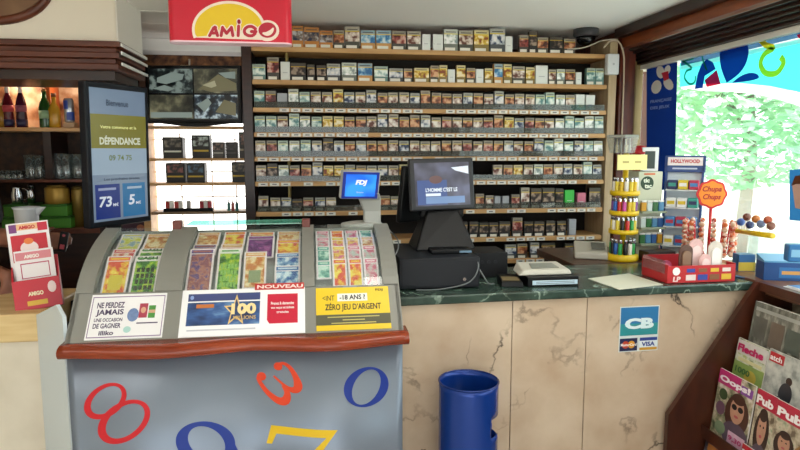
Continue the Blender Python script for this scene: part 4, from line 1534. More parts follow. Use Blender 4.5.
# till body behind and its foot
mb = MB().hexa([(.43, 2.58, CZ + .128), (.70, 2.60, CZ + .128), (.70, 2.80, CZ + .128), (.43, 2.80, CZ + .128), (.50, 2.69, 1.34), (.64, 2.69, 1.34), (.64, 2.76, 1.34), (.50, 2.76, 1.34)], 0, .008)
mb.build('foot', BLACK, mo)
MB().box(.47, .67, 2.70, 2.76, 1.30, 1.45, 0, .01).build('neck', BLACK, mo)
bk = frame_rot((.50, 2.80, 1.40), 35, 8)
MB().rect(bk, -.13, .09, -.13, .13, -.03, 0, 0, .008).build('staff_screen', BLACK, mo)
ms_ = thing('card_scanner', 'low black reader with a pale blue edge in front of the till foot', 'scanner', (.62, 2.52, CZ + .128))
mb = MB().box(.48, .655, 2.49, 2.57, CZ + .128, CZ + .148, 0, .006)
mb.build('body', BLACK, ms_)
MB().box(.60, .65, 2.485, 2.4905, CZ + .134, CZ + .142, 0).build('edge_light', mat('#7fa0b8', .3, .2), ms_)
for k, pts in enumerate(([(.64, 2.50, CZ + .13), (.655, 2.392, CZ + .10), (.62, 2.392, CZ + .03), (.50, 2.385, CZ + .005), (.40, 2.385, CZ + .005)],
                         [(.645, 2.50, CZ + .13), (.672, 2.392, CZ + .06), (.70, 2.40, CZ + .02), (.74, 2.45, CZ + .006)],
                         [(.33, 2.70, 1.25), (.355, 2.60, 1.22), (.345, 2.52, 1.19), (.325, 2.48, 1.17)])):
    mb = MB().tube(smooth_path(pts, 6), .0028, 6)
    tag(mb.build('power_cable', mat('#6f7274', .5), org=pts[0]), ('thin grey cable hanging down the drawer front to the left', 'thin grey cable running from the drawer across the worktop', 'thin grey cable looping behind the ticket display')[k], 'cable')
sb = thing('speaker_box', 'small black box with sockets beside the cash drawer', 'box', (.76, 2.66, CZ))
MB().box(.69, .845, 2.60, 2.78, CZ, CZ + .112, 0, .004).build('case', mat('#101114', .55, spec=.3), sb)
for x in (.73, .76, .79):
    MB().lathe((x, 2.60, CZ + .07), [(.008, 0), (.008, .003)], 12, axis=(0, -1, 0)).build('socket', DGREY, sb)
ph = MB().hexa([(.755, 2.405, CZ), (.845, 2.385, CZ), (.862, 2.51, CZ), (.772, 2.53, CZ), (.758, 2.41, CZ + .022), (.842, 2.39, CZ + .022), (.858, 2.505, CZ + .034), (.775, 2.525, CZ + .034)], 0, .004)
hp = thing('handset', 'small black keypad handset lying in front of the card reader tray', 'handset', (.80, 2.5, CZ))
ph.build('body', BLACK, hp)
MB().hexa([(.767, 2.425, CZ + .0245), (.835, 2.41, CZ + .0245), (.843, 2.46, CZ + .029), (.775, 2.475, CZ + .029), (.767, 2.425, CZ + .0265), (.835, 2.41, CZ + .0265), (.843, 2.46, CZ + .031), (.775, 2.475, CZ + .031)]).build('keypad', mat('#7a6a48', .5), hp)
ty = thing('reader_tray', 'black tray with a white printed strip under the card reader', 'tray', (.96, 2.5, CZ))
MB().box(.865, 1.085, 2.395, 2.55, CZ, CZ + .040, 0, .003).build('tray', BLACK, ty)
MB().box(.885, 1.078, 2.392, 2.395, CZ + .008, CZ + .026).build('label_strip', mat('#c4d8e4', .5), ty)
mb = MB()
for k in range(2):
    mb.box(.90, 1.065, 2.3915, 2.392, CZ + .012 + k * .007, CZ + .0145 + k * .007)
mb.build('small_print', mat('#6a7c88', .5), ty)
cr = thing('card_reader', 'cream payment card reader lying in the black tray', 'card reader', (.95, 2.47, CZ + .04))
MB().hexa([(.835, 2.425, CZ + .041), (1.07, 2.425, CZ + .041), (1.06, 2.55, CZ + .041), (.85, 2.55, CZ + .041), (.86, 2.43, CZ + .062), (1.06, 2.43, CZ + .062), (1.045, 2.545, CZ + .078), (.865, 2.545, CZ + .078)], 0, .006).build('body', mat('#c6c2b4', .45), cr)
MB().hexa([(.90, 2.45, CZ + .066), (1.02, 2.45, CZ + .066), (1.01, 2.51, CZ + .075), (.91, 2.51, CZ + .075), (.90, 2.45, CZ + .068), (1.02, 2.45, CZ + .068), (1.01, 2.51, CZ + .077), (.91, 2.51, CZ + .077)]).build('screen', mat('#8a8c82', .3), cr)
wt_ = thing('weigh_terminal', 'cream desk terminal with a grey screen on the side worktop', 'terminal', (1.40, 3.05, CZ))
MB().hexa([(1.33, 3.00, CZ), (1.48, 2.93, CZ), (1.53, 3.06, CZ), (1.38, 3.13, CZ), (1.33, 3.0, CZ + .035), (1.48, 2.93, CZ + .035), (1.53, 3.06, CZ + .08), (1.38, 3.13, CZ + .08)], 0, .008).build('body', mat('#b9b4a6', .45), wt_)
MB().hexa([(1.415, 2.985, CZ + .053), (1.475, 2.957, CZ + .053), (1.50, 3.02, CZ + .074), (1.44, 3.05, CZ + .074), (1.415, 2.985, CZ + .056), (1.475, 2.957, CZ + .056), (1.50, 3.02, CZ + .077), (1.44, 3.05, CZ + .077)]).build('screen', mat('#6a6c66', .3), wt_)
q = [at(588, 279, Z=CZ), at(619, 290, Z=CZ), at(663, 285, Z=CZ), at(629, 274, Z=CZ)]
mb = MB().loops([(p.x, p.y, CZ + .0005) for p in q], [(p.x, p.y, CZ + .003) for p in q])
tag(mb.build('paper_sheet', mat('#d9d8c4', .5, noise=.03, nscale=12), org=(q[0].x, q[0].y, CZ)), 'cream paper sheet lying flat on the green worktop', 'paper')

# ================================================================== LIGHTER CAROUSEL
LX, LY_, LZ = 1.56, 2.94, CZ
YP = mat('#e2bd16', .35)
lc = thing('lighter_carousel', 'yellow rotating lighter stand with four round tiers on the side worktop', 'display stand', (LX, LY_, LZ))
MB().lathe((LX, LY_, LZ), [(.074, 0), (.078, .006), (.078, .028), (.066, .034)], 36).build('base', YP, lc)
MB().lathe((LX, LY_, LZ + .03), [(.014, 0), (.014, .51)], 16).build('pole', YP, lc)
TIERS = [.034, .150, .245, .345]
for k, z in enumerate(TIERS):
    if k:
        MB().lathe((LX, LY_, LZ + z - .014), [(.066, 0), (.072, .003), (.072, .024), (.068, .024), (.068, .014), (.013, .014)], 36, cap=False).build('tier', YP, lc)
lcols = ['#d8b41c', '#2f9a4a', '#c92f2c', '#e8e2d4', '#2b62b4', '#d8762a', '#e0c83c', '#7c3f8c', '#1c1c1c', '#4fb0b8', '#c8489a']
cname = ['golden', 'green', 'red', 'cream', 'blue', 'orange', 'yellow', 'violet', 'black', 'aqua', 'magenta']
tn = ['lowest', 'second', 'third', 'top']
wts = [[1, 3, 8, 1, 4, 8], [3, 6, 1, 2, 8, 6], [2, 4, 7, 6, 0, 10], [3, 0, 6, 3, 0, 6]]
LM = {}
for k, z in enumerate(TIERS):
    z0 = LZ + z + (.0 if k else 0)
    for j in range(14):
        a = j * 2 * math.pi / 14 + .1 * k
        if math.sin(a) > .55:
            continue
        ci = wts[k][(j * 5 + k) % 6]
        if ci not in LM:
            mb = MB().lathe((0, 0, 0), [(.0095, 0), (.010, .002), (.010, .055), (.008, .057)], 10)
            body = mb.mesh('body', mat(lcols[ci], .3))
            mb = MB().lathe((0, 0, .057), [(.0078, 0), (.0078, .018), (.005, .02)], 8)
            mb.box(-.004, .004, -.011, -.003, .057, .071)
            LM[ci] = (body, mb.mesh('metal_hood', CHROME))
        t = thing('lighter', f'{cname[ci]} pocket lighter on the {tn[k]} tier of the yellow carousel', 'lighter', (LX + 0.054 * math.cos(a), LY_ + 0.054 * math.sin(a), z0), f'lighters on the {tn[k]} carousel tier')
        for nm, me in zip(('body', 'metal_hood'), LM[ci]):
            o = bpy.data.objects.new(nm, me)
            COL.objects.link(o)
            o.parent = t
fr = frame_rot((LX, LY_ - .062, LZ + .50), 8)
sg = MB().rect(fr, -.085, .085, -.040, .035, -.004, 0, 0, .001).build('header_card', mat('#ece294', .5), lc)
mb = MB()
for u in (-.055, -.04, .015, .03):
    mb.rect(fr, u, u + .02, -.006, .004, 0, .0006)
mb.build('card_marks', mat('#b8a860', .5), sg)
bx = thing('long_lighter_case', 'clear hexagonal case of long lighters on top of the yellow carousel', 'case', (LX - .025, LY_, LZ + .542))
prf = [(.066 * math.cos(k * math.pi / 3 + .2), .066 * math.sin(k * math.pi / 3 + .2)) for k in range(6)]
mb = MB().loops([(LX - .025 + x * .95, LY_ + y * .95, LZ + .542) for x, y in prf], [(LX - .025 + x * 1.25, LY_ + y * 1.25, LZ + .62) for x, y in prf])
mb.build('shell', CLEAR, bx)
MB().loops([(LX - .025 + x * 1.25, LY_ + y * 1.25, LZ + .62) for x, y in prf], [(LX - .025 + x * 1.2, LY_ + y * 1.2, LZ + .632) for x, y in prf]).build('lid', mat('#8f8f88', .3), bx)
for j in range(8):
    a = j * math.pi / 4
    x, y = LX - .02 + .033 * math.cos(a), LY_ + .033 * math.sin(a)
    t = MB().lathe((x, y, LZ + .545), [(.006, 0), (.006, .035), (.003, .04), (.003, .07)], 8, j % 2)
    tag(t.build('long_lighter', [mat('#d8c8a0', .3), mat('#b9b9b6', .3)], org=(x, y, LZ + .545)), ('cream' if j % 2 == 0 else 'grey') + ' long-necked lighter inside the clear hexagonal case', 'lighter', 'long lighters in the clear case')

# white framed gadget and mint box column behind the carousel
gx, gy = 1.755, 3.05
mc = thing('mint_dispenser', 'pale cardboard mint dispenser with a dark green emblem behind the carousel', 'dispenser', (gx, gy, LZ))
fr = frame_rot((gx, gy, LZ), 4)
MB().rect(fr, -.065, .075, 0, .445, -.10, 0, 0, .003).build('column', mat('#c9cdb4', .5), mc)
mb = MB().poly(fr, ellipse(-.015, .385, .038, .036, n=20), 0, .001)
mb.build('emblem', mat('#1d3f24', .5), mc)
lettering(mc, 'tic', fr, -.038, .388, .036, .022, mat('#e8eed8', .5), .0016, bold=.04)
lettering(mc, 'tac', fr, -.030, .358, .042, .022, mat('#e8eed8', .5), .0016, bold=.04)
MB().rect(fr, -.035, .03, .428, .437, 0, .001).build('orange_bar', mat('#c8642e', .5), mc)
for i in range(3):
    sh = MB().rect(fr, -.065, .075, .06 + i * .085, .07 + i * .085, 0, .05, 0).build('ledge', mat('#9aa48c', .5), mc)
mints = [('#2f6a3a', 'green'), ('#2c5c9c', 'blue'), ('#c8d4d0', 'white'), ('#4f8ab4', 'pale blue'), ('#d8a02e', 'amber')]
for i in range(3):
    for j in range(4):
        col, nm = mints[(i * 2 + j * 3) % 5]
        p = fr.p(-.047 + j * .034, .070 + i * .085, .025)
        t = thing('mint_box', f'small {nm} mint box on the {("lowest", "middle", "upper")[i]} ledge of the mint dispenser', 'mint box', p, f'mint boxes on the {("lowest", "middle", "upper")[i]} ledge')
        MB().box(p.x - .014, p.x + .014, p.y - .008, p.y + .008, p.z, p.z + .046, 0, .002).build('box', mat(col, .35), t)
        MB().box(p.x - .014, p.x + .014, p.y - .008, p.y + .008, p.z + .047, p.z + .056, 0, .002).build('lid', WHITE, t)
gd = thing('digital_gadget', 'white framed gadget with a dark screen standing on the mint dispenser', 'gadget', (gx, gy, LZ + .447))
fr = frame_rot((gx - .005, gy, LZ + .447), -12)
MB().rect(fr, -.04, .045, 0, .125, -.035, 0, 0, .004).build('frame', mat('#e4e8ea', .4), gd)
MB().rect(fr, -.026, .026, .014, .105, 0, .001).build('screen', mat('#3a4640', .3), gd)

rj = thing('red_jar', 'red domed jar lid showing behind the white framed gadget', 'jar', (gx - .02, gy + .06, LZ + .447))
MB().lathe((gx - .03, gy + .062, LZ + .446), [(.034, 0), (.036, .004), (.036, .09)], 24).build('body', mat('#8a1c20', .35), rj)
MB().lathe((gx - .03, gy + .062, LZ + .536), [(.056, 0), (.058, .008), (.048, .028), (.025, .042), (.004, .046)], 28).build('lid', mat('#b8202a', .35), rj)

# ================================================================== GUM RACK
gr = thing('gum_rack', 'blue leaning chewing gum rack with a printed header beside the window', 'rack', (1.90, 3.05, LZ))
fr = frame_rot((1.905, 2.99, LZ + .02), -36, -13)
NB = mat('#1d3f7c', .4)
for a in (-.095, .083):
    MB().rect(fr, a, a + .012, 0, .50, -.012, .012, 0, .002).build('side_rail', NB, gr)
MB().rect(fr, -.095, .095, 0, .46, -.016, -.012, 0).build('back_panel', mat('#c8d4dc', .4), gr)
hd = MB().rect(fr, -.10, .10, .43, .52, .0, .012, 0, .003).build('header', NB, gr)
MB().rect(fr, -.085, .085, .465, .51, .012, .014, 0, .001).build('header_plate', mat('#e8e0e0', .4), hd)
lettering(gr, 'HOLLYWOOD', fr, -.07, .478, .14, .020, mat('#c42a3a', .4), .0148, bold=.04)
MB().rect(fr, -.06, .06, .445, .453, .012, .0135).build('subtitle', mat('#b8c4d8', .4), gr)
gcols = [('#1e2a5c', 'navy'), ('#d8c02c', 'yellow'), ('#b82c4c', 'red'), ('#2f9a8c', 'green'), ('#e8ecec', 'white'), ('#4a86c4', 'blue')]
tiers = [(.05, [4, 5, 4]), (.15, [5, 2, 5]), (.25, [4, 4, 3]), (.345, [0, 1, 2])]
hr = Fr((0, 0, 0), fr.u, (0, 0, 1))
for i, (b, cs) in enumerate(tiers):
    tray = Fr(fr.p(0, b, .0), fr.u, (0, 0, 1))
    MB().rect(tray, -.082, .082, -.010, -.004, -.005, .075, 0, .001).build('tray', mat('#dfe4e6', .3), gr)
    for j, ci in enumerate(cs):
        p = tray.p(-.052 + j * .052, -.003, .035)
        bf = Fr(p, fr.u, (0, 0, 1))
        col, nm = gcols[ci]
        t = thing('gum_packet', f'{nm} chewing gum carton on the {("lowest", "second", "third", "top")[i]} tray of the blue rack', 'gum', p, f'gum cartons on the {("lowest", "second", "third", "top")[i]} tray')
        MB().rect(bf, -.024, .024, 0, .048, -.03, .035, 0, .004).build('carton', mat(col, .4), t)
        MB().rect(bf, -.018, .018, .016, .034, .035, .0358).build('print', mat(gcols[(ci + 3) % 6][0], .4), t)

# ================================================================== LOLLIPOP TREE
CX, CYy = 1.94, 2.80
tr = thing('lollipop_tree', 'red lollipop tree with an orange flower-shaped sign', 'display stand', (CX, CYy, LZ))
RD = mat('#d0262c', .4)
MB().lathe((CX, CYy, LZ), [(.055, 0), (.055, .008), (.01, .014)], 24).build('base', RD, tr)
MB().lathe((CX, CYy, LZ + .01), [(.007, 0), (.007, .30)], 12).build('pole', RD, tr)
fc = at(712, 194, Y=CYy - .02)
fr = frame_rot((fc.x, CYy - .02, fc.z), -14)


def flower(r, n=8, amp=.045, seg=64):
    return [(r * (1 + amp * math.cos(n * 2 * math.pi * k / seg)) * math.cos(2 * math.pi * k / seg), r * (1 + amp * math.cos(n * 2 * math.pi * k / seg)) * math.sin(2 * math.pi * k / seg)) for k in range(seg)]


hd = MB().poly(fr, flower(.070), -.006, 0).build('flower_sign', mat('#d0242a', .4), tr)
MB().poly(fr, flower(.060), 0, .0012).build('flower_field', mat('#ef8a1e', .4), hd)
lettering(tr, 'Chupa', fr, -.046, .004, .090, .034, mat('#a8201c', .4), .002, .25, .03)
lettering(tr, 'Chups', fr, -.042, -.034, .084, .034, mat('#a8201c', .4), .002, .25, .03)
lolli = [('#d8672e', 'orange'), ('#d8a888', 'cream'), ('#b8452c', 'red')]
stm = MB().lathe((0, 0, 0), [(.0022, 0), (.0022, .02)], 6, axis=(0, 0, 1)).mesh('stick', WHITE)
lms = [MB().ball((0, 0, 0), .0135, u=10, v=7).mesh('ball', ramp_mat('sweet_' + nm, [(.45, col), (.68, '#ecd8c4')], 60, 1, .3, randomise=True)) for col, nm in lolli]
for j in range(13):
    a = R(-170 + j * 27)
    MB().tube([(CX + .02 * math.cos(a), CYy + .02 * math.sin(a), LZ + .02), (CX + .085 * math.cos(a), CYy + .085 * math.sin(a), LZ + .05), (CX + .098 * math.cos(a), CYy + .098 * math.sin(a), LZ + .20)], .003, 6).build('wire_arm', RD, tr)
    for i in range(7):
        ci = (i * 2 + j) % 3
        rr = .112
        t = thing('lollipop', f'{lolli[ci][1]} wrapped lollipop on the red lollipop tree', 'lollipop', (CX + rr * math.cos(a), CYy + rr * math.sin(a), LZ + .056 + i * .0245), 'lollipops on the red tree')
        for nm, me in (('ball', lms[ci]), ('stick', stm)):
            o = bpy.data.objects.new(nm, me)
            COL.objects.link(o)
            o.parent = t
            if nm == 'stick':
                o.rotation_euler = (0, R(-100), a)

# red sweet carton with blister cards
rb = thing('sweet_carton', 'red open display carton with round white logo in front of the lollipops', 'carton', (1.66, 2.60, CZ))
fr = frame_rot((at(668, 284, Z=CZ).x, at(668, 284, Z=CZ).y, CZ), 1)
REDC = mat('#c22a2e', .4)
MB().rect(fr, 0, .305, .002, .075, -.004, 0, 0, .001).build('front_wall', REDC, rb)
MB().rect(fr, 0, .305, .002, .006, -.20, -.004).build('bottom', REDC, rb)
MB().rect(fr, 0, .305, .002, .09, -.204, -.20).build('back_wall', mat('#a8242c', .4), rb)
MB().rect(fr, -.004, 0, .002, .08, -.20, 0).build('side_wall', REDC, rb)
MB().rect(fr, .305, .309, .002, .08, -.20, 0).build('side_wall', REDC, rb)
mb = MB().poly(fr, ellipse(.035, .052, .017, .017, n=20), 0, .001)
mb.build('round_logo', WHITE, rb)
lettering(rb, 'LP', fr, .02, .008, .036, .022, mat('#f2d8d4', .4), .0012, .1, .05)
mb = MB()
for k, c in enumerate((0, 1, 2, 3)):
    mb.rect(fr, .080 + k * .055, .125 + k * .055, .012, .036, 0, .001, c)
    mb.rect(fr, .083 + k * .055, .121 + k * .055, .046, .062, 0, .001, (c + 1) % 4)
mb.build('print', [mat('#e8d8d0', .4), mat('#3a4a9c', .4), mat('#8c5a3a', .4), mat('#e0b83a', .4)], rb)
sw_ = [('#5a3a2c', 'dark brown'), ('#e0b4b0', 'pale pink'), ('#d8ccc0', 'cream'), ('#c05a7a', 'magenta'), ('#b07a5a', 'tan')]
for k, (a0, w, h, ci, c) in enumerate(((.065, .062, .160, 0, -.03), (.125, .066, .180, 1, -.055), (.20, .066, .172, 2, -.03), (.15, .055, .12, 1, -.018), (.015, .05, .085, 3, -.08), (.26, .035, .09, 4, -.04))):
    out = [(a0, .008), (a0 + w, .008), (a0 + w, h - w * .5)] + [(a0 + w / 2 + w / 2 * math.cos(R(15 * q)), h - w * .5 + w / 2 * math.sin(R(15 * q))) for q in range(1, 12)] + [(a0, h - w * .5)]
    t = thing('blister_sweet', f'{"small " if h < .13 else ""}{sw_[ci][1]} round-topped sweet card {"at the back of" if c < -.06 else "in"} the red display carton', 'sweet', fr.p(a0, .008, c), 'sweet cards in the red carton')
    MB().poly(fr, out, c - .006, c).build('card', mat(sw_[ci][0], .4, noise=.15, nscale=60), t)
    inn = [(a0 + w / 2 + (x - a0 - w / 2) * .62, h * .58 + (y - h * .58) * .62) for x, y in out]
    MB().poly(fr, inn, c, c + .008).build('blister', mat(('#8a6a54', '#f0d4d0', '#f0ece6', '#e08aa8', '#e0c8a0')[ci], .25), t)
mb = MB().rect(fr, -.006, -.004, .04, .095, -.19, -.02)
mb.build('clear_window', CLEAR, rb)
# dark wafer cartons between the carousel and the red carton
for k, (px, py, w, h, col, nm) in enumerate(((648, 262, .16, .05, '#33241f', 'dark brown'), (655, 250, .17, .045, '#8c3a3c', 'maroon'), (676, 246, .13, .04, '#cfd8d8', 'pale grey'))):
    p = at(px, py, Z=CZ)
    fr = frame_rot((p.x, p.y, CZ), 6)
    t = thing('wafer_carton', f'{nm} flat snack carton behind the red sweet carton', 'carton', p)
    MB().rect(fr, 0, w, 0, h, -.08, 0, 0, .003).build('box', mat(col, .45), t)
    MB().rect(fr, .012, w - .012, h * .25, h * .75, 0, .001).build('label', mat(('#6f4a3a', '#c88a84', '#4a8ab0')[k], .45), t)

# ball lollipops in a yellow rack by the window
yr = thing('yellow_pop_rack', 'yellow bar rack holding round lollipops against the bright window', 'rack', (2.0, 2.62, CZ))
p0, p1 = at(737, 231, X=2.0), at(773, 236, X=1.97)
MB().tube([(p0.x, p0.y, p0.z), (p1.x, p1.y, p1.z)], .012, 8).build('bar', YP, yr)
MB().box((p0.x + p1.x) / 2 - .004, (p0.x + p1.x) / 2 + .004, (p0.y + p1.y) / 2 - .03, (p0.y + p1.y) / 2 + .03, 1.05, p0.z).build('leg', CLEAR, yr)
pops = [('#3a5a9c', 'blue'), ('#7a4a3a', 'brown'), ('#2f3f6c', 'navy'), ('#c87a3a', 'orange'), ('#6a7a9c', 'slate'), ('#b85a3c', 'rust'), ('#8a5a4a', 'russet')]
for k, (px, py) in enumerate(((741, 222), (747, 217), (750, 225), (756, 219), (761, 224), (768, 220), (771, 226))):
    t = (px - 738) / 38
    p = at(px, py, X=2.0 - .03 * t)
    q = Vector((2.0 - .03 * t, p0.y + (p1.y - p0.y) * t, p0.z))
    th = thing('ball_lollipop', f'{pops[k][1]} ball lollipop stuck in the yellow bar rack', 'lollipop', q, 'ball lollipops in the yellow rack')
    MB().ball(p, .0185, u=14, v=10).build('ball', mat(pops[k][0], .3, noise=.3, nscale=60), th)
    MB().tube([q, p], .002, 6).build('stick', WHITE, th)
# small yellow-blue box and big blue cartons on the sill
p = at(738, 273, Z=CZ)
t = thing('small_carton', 'small blue and yellow carton between the lollipops and the blue boxes', 'carton', p)
fr = frame_rot(p, -10)
MB().rect(fr, 0, .075, 0, .085, -.06, 0, 0, .002).build('box', mat('#3a6a9c', .45), t)
MB().rect(fr, .0, .075, .01, .05, 0, .001).build('yellow_panel', mat('#d8c04a', .45), t)
p = at(763, 282, Z=CZ)
t = thing('blue_carton', 'deep blue cardboard display carton with a folded lid on the window sill', 'carton', p)
fr = frame_rot(p, -18)
MB().rect(fr, 0, .16, 0, .085, -.09, 0, 0, .003).build('box', mat('#1b4a86', .45), t)
MB().hexa([fr.p(0, .085, -.09), fr.p(.16, .085, -.09), fr.p(.16, .085, 0), fr.p(0, .085, 0), fr.p(0, .11, -.09), fr.p(.16, .11, -.09), fr.p(.16, .092, 0), fr.p(0, .092, 0)], 0).build('lid', mat('#5f9cc4', .45), t)
mb = MB()
mb.rect(fr, .06, .15, .02, .065, 0, .001, 0)
mb.rect(fr, .07, .14, .035, .05, .001, .0018, 1)
mb.build('print', [mat('#2f72b0', .45), mat('#d8a058', .45)], t)
p = at(783, 250, X=1.99)
t = thing('blue_tin', 'round-edged blue box standing on top of the deep blue carton', 'box', (p.x, p.y, CZ + .11))
fr = frame_rot((at(788, 262, Z=CZ + .112).x, at(788, 262, Z=CZ + .112).y, CZ + .112), -18)
MB().rect(fr, 0, .10, 0, .07, -.05, 0, 0, .006).build('box', mat('#2a6ca4', .4), t)
MB().rect(fr, .01, .09, .02, .05, 0, .001).build('print', mat('#7fb4d4', .4), t)
np_ = thing('newspaper_stack', 'white and blue folded newspapers lying on the sill above the magazines', 'newspaper', (1.95, 2.1, CZ))
for k in range(3):
    fr = Fr((1.875 + .006 * k, 2.24 - .01 * k, CZ + .001 + k * .006), (0, -1, 0), (1, 0, 0))
    MB().rect(fr, 0, .32, 0, .165, -.0055, 0).build('paper', mat('#e6e8ea', .6), np_) if False else MB().box(1.875 + .005 * k, 2.03, 1.90, 2.235 - .012 * k, CZ + k * .0055, CZ + k * .0055 + .005).build('paper', mat('#e4e7ea', .6), np_)
MB().box(1.89, 1.95, 1.95, 2.21, CZ + .016, CZ + .0168).build('blue_masthead', mat('#3f78b0', .5), np_)
fr = Fr((1.925, 2.20, CZ + .0168), (0, -1, 0), (1, 0, 0))
b2 = MB().hexa([at(735, 277, Z=CZ + .002), at(772, 282, Z=CZ + .002), at(770, 275, Z=CZ + .002), at(742, 272, Z=CZ + .002)] + [Vector(q) + Vector((0, 0, .004)) for q in (at(735, 277, Z=CZ + .002), at(772, 282, Z=CZ + .002), at(770, 275, Z=CZ + .002), at(742, 272, Z=CZ + .002))])
tag(b2.build('blue_leaflet', mat('#3a6a94', .5), org=at(750, 278, Z=CZ)), 'dark blue leaflet lying flat beside the blue carton', 'leaflet')

# ================================================================== MAGAZINE RACK
mr = thing('magazine_rack', 'dark wooden slanted magazine rack against the window wall', 'rack', (1.75, 1.7, 0))
RK = ramp_mat('rack_wood', [(.3, '#33160c'), (.7, '#4f2615')], 5, rough=.35, stretch=(3, 3, 1))
side = [(1.455, 0), (1.455, .50), (1.825, 1.055), (1.86, 1.055), (1.99, .99), (1.99, 0)]
for y0, y1 in ((2.295, 2.32), (1.0, 1.025)):
    MB().loops([(x, y0, z) for x, z in side], [(x, y1, z) for x, z in side]).build('end_panel', RK, mr)
TIER = [(1.600, .22, 1.640, .52), (1.640, .42, 1.672, .70), (1.705, .56, 1.745, .83), (1.775, .70, 1.818, 1.0)]
for xb_, zb, xt, zt in TIER:
    MB().hexa([(xb_ + .012, 1.025, zb - .02), (xb_ + .03, 1.025, zb - .02), (xb_ + .03, 2.295, zb - .02), (xb_ + .012, 2.295, zb - .02), (xt + .012, 1.025, zt - .03), (xt + .03, 1.025, zt - .03), (xt + .03, 2.295, zt - .03), (xt + .012, 2.295, zt - .03)]).build('tier_back', RK, mr)
    MB().box(xb_ - .03, xb_ + .014, 1.025, 2.295, zb - .022, zb - .006).build('ledge', RK, mr)
    MB().box(xb_ - .034, xb_ - .028, 1.025, 2.295, zb - .022, zb + .03).build('lip', RK, mr)
MB().box(1.83, 1.86, 1.025, 2.295, 1.02, 1.055).build('top_rail', RK, mr)


def magazine(tier, y0, w, h, label, title, tcol, bg, pics=(), extra=(), thick=.006, off=0.):
    """cover facing the shop: y0 is the far edge, w runs towards the camera"""
    xb_, zb, xt, zt = TIER[tier]
    v = Vector((xt - xb_, 0, zt - zb)).normalized()
    fr = Fr((xb_ - .001 - off, y0, zb - .004), (0, -1, 0), v)
    t = thing('magazine', label, 'magazine', fr.o, 'magazines in the wooden rack')
    MB().rect(fr, 0, w, 0, h, -thick, 0).build('pages', mat('#e4e0d8', .6), t)
    MB().rect(fr, 0, w, 0, h, 0, .0008).build('cover', bg, t)
    if pics:
        mb = MB()
        ms = []
        for q, (kind, a, b, ww, hh, col) in enumerate(pics):
            ms.append(mat(col, .4, noise=.18, nscale=40))
            cc = .0011 + q * .00014
            if kind == 'e':
                mb.poly(fr, ellipse(a * w, b * h, ww * w, hh * h, n=20), .0008, cc, q)
            else:
                mb.rect(fr, a * w, (a + ww) * w, b * h, (b + hh) * h, .0008, cc, q)
        mb.build('cover_picture', ms, t)['kind'] = 'stuff'
    if title:
        lettering(t, title, fr, w * .05, h * .815, w * .86, h * .115, mat(tcol, .4), .0045, bold=.05, name='title')
    for (s, a, b, ww, hh, col) in extra:
        lettering(t, s, fr, w * a, h * b, w * ww, h * hh, mat(col, .4), .0046, bold=.03)
    return t


SK, HR = '#b98a72', '#35201a'


def busy(name, a, b, c, d):
    return ramp_mat('busy_' + name, [(.36, a), (.46, b), (.56, c), (.66, d)], 26, 3, .35)


def face(cx, cy, r, hair=HR, skin=SK, shades=False):
    L = [('e', cx, cy - r * .25, r * 1.35, r * 1.15, hair), ('e', cx + r * .1, cy - r * 1.5, r * 1.5, r * .8, '#5a4a58'), ('e', cx, cy, r * .78, r * .78, skin)]
    if shades:
        L += [('e', cx - r * .36, cy + r * .14, r * .30, r * .17, '#241c1c'), ('e', cx + r * .36, cy + r * .14, r * .30, r * .17, '#241c1c')]
    else:
        L += [('e', cx - r * .3, cy + r * .12, r * .12, r * .06, '#2c1c18'), ('e', cx + r * .3, cy + r * .12, r * .12, r * .06, '#2c1c18')]
    return L + [('e', cx, cy - r * .36, r * .24, r * .08, '#b05058'), ('e', cx, cy + r * .68, r * .72, r * .32, hair)]


magazine(1, 2.283, .21, .285, 'gossip magazine with pink banner and a smiling woman in sunglasses', 'Oops!', '#f4e8ee', busy('a', '#4a5238', '#8c8a6c', '#b8a890', '#d8d0c4'),
         [('r', 0, .79, .62, .21, '#b82c6c'), ('e', .2, .66, .12, .08, '#3a4a2c'), ('e', .18, .45, .13, .10, '#6a4a5c')] + face(.64, .54, .24, '#4a2c22', SK, True) + [('r', .50, .05, .46, .17, '#cfa8bc'), ('e', .26, .18, .15, .09, '#7a8a6c'), ('r', .66, .80, .3, .12, '#8a4a9c')],
         [('9,30', .54, .09, .36, .08, '#b82c6c')])
magazine(1, 2.060, .10, .285, 'celebrity magazine with red banner half hidden behind its neighbour', 'Pub', '#f6ecec', busy('b', '#6a5a4a', '#a89a84', '#c8bca4', '#8a9a7c'),
         [('r', 0, .78, 1, .22, '#b82440')] + face(.5, .5, .28) + [('r', .1, .08, .8, .10, '#c8b43c')])
magazine(1, 1.955, .22, .285, 'celebrity magazine with red banner and a couple on the cover', 'Public', '#f6ecec', busy('b', '#6a5a4a', '#a89a84', '#c8bca4', '#8a9a7c'),
         [('r', 0, .78, 1, .22, '#b82440')] + face(.28, .50, .16) + face(.70, .46, .16, '#8a6434') + [('r', .1, .06, .55, .10, '#8a3a6c'), ('r', .55, .16, .38, .08, '#4a8a5c')], off=.004)
magazine(2, 2.280, .17, .275, 'puzzle magazine with magenta title on pale green cover', 'Fleche', '#b8245c', busy('c', '#7a8a5c', '#b8bca4', '#d0d0c0', '#a8b070'),
         [('r', 0, .78, 1, .20, '#cfcac4'), ('r', 0, .40, 1, .26, '#869c54'), ('e', .6, .5, .2, .1, '#b8a444'), ('r', .1, .68, .8, .05, '#d0c898')], [('1000', .1, .50, .5, .09, '#3f6a3a')])
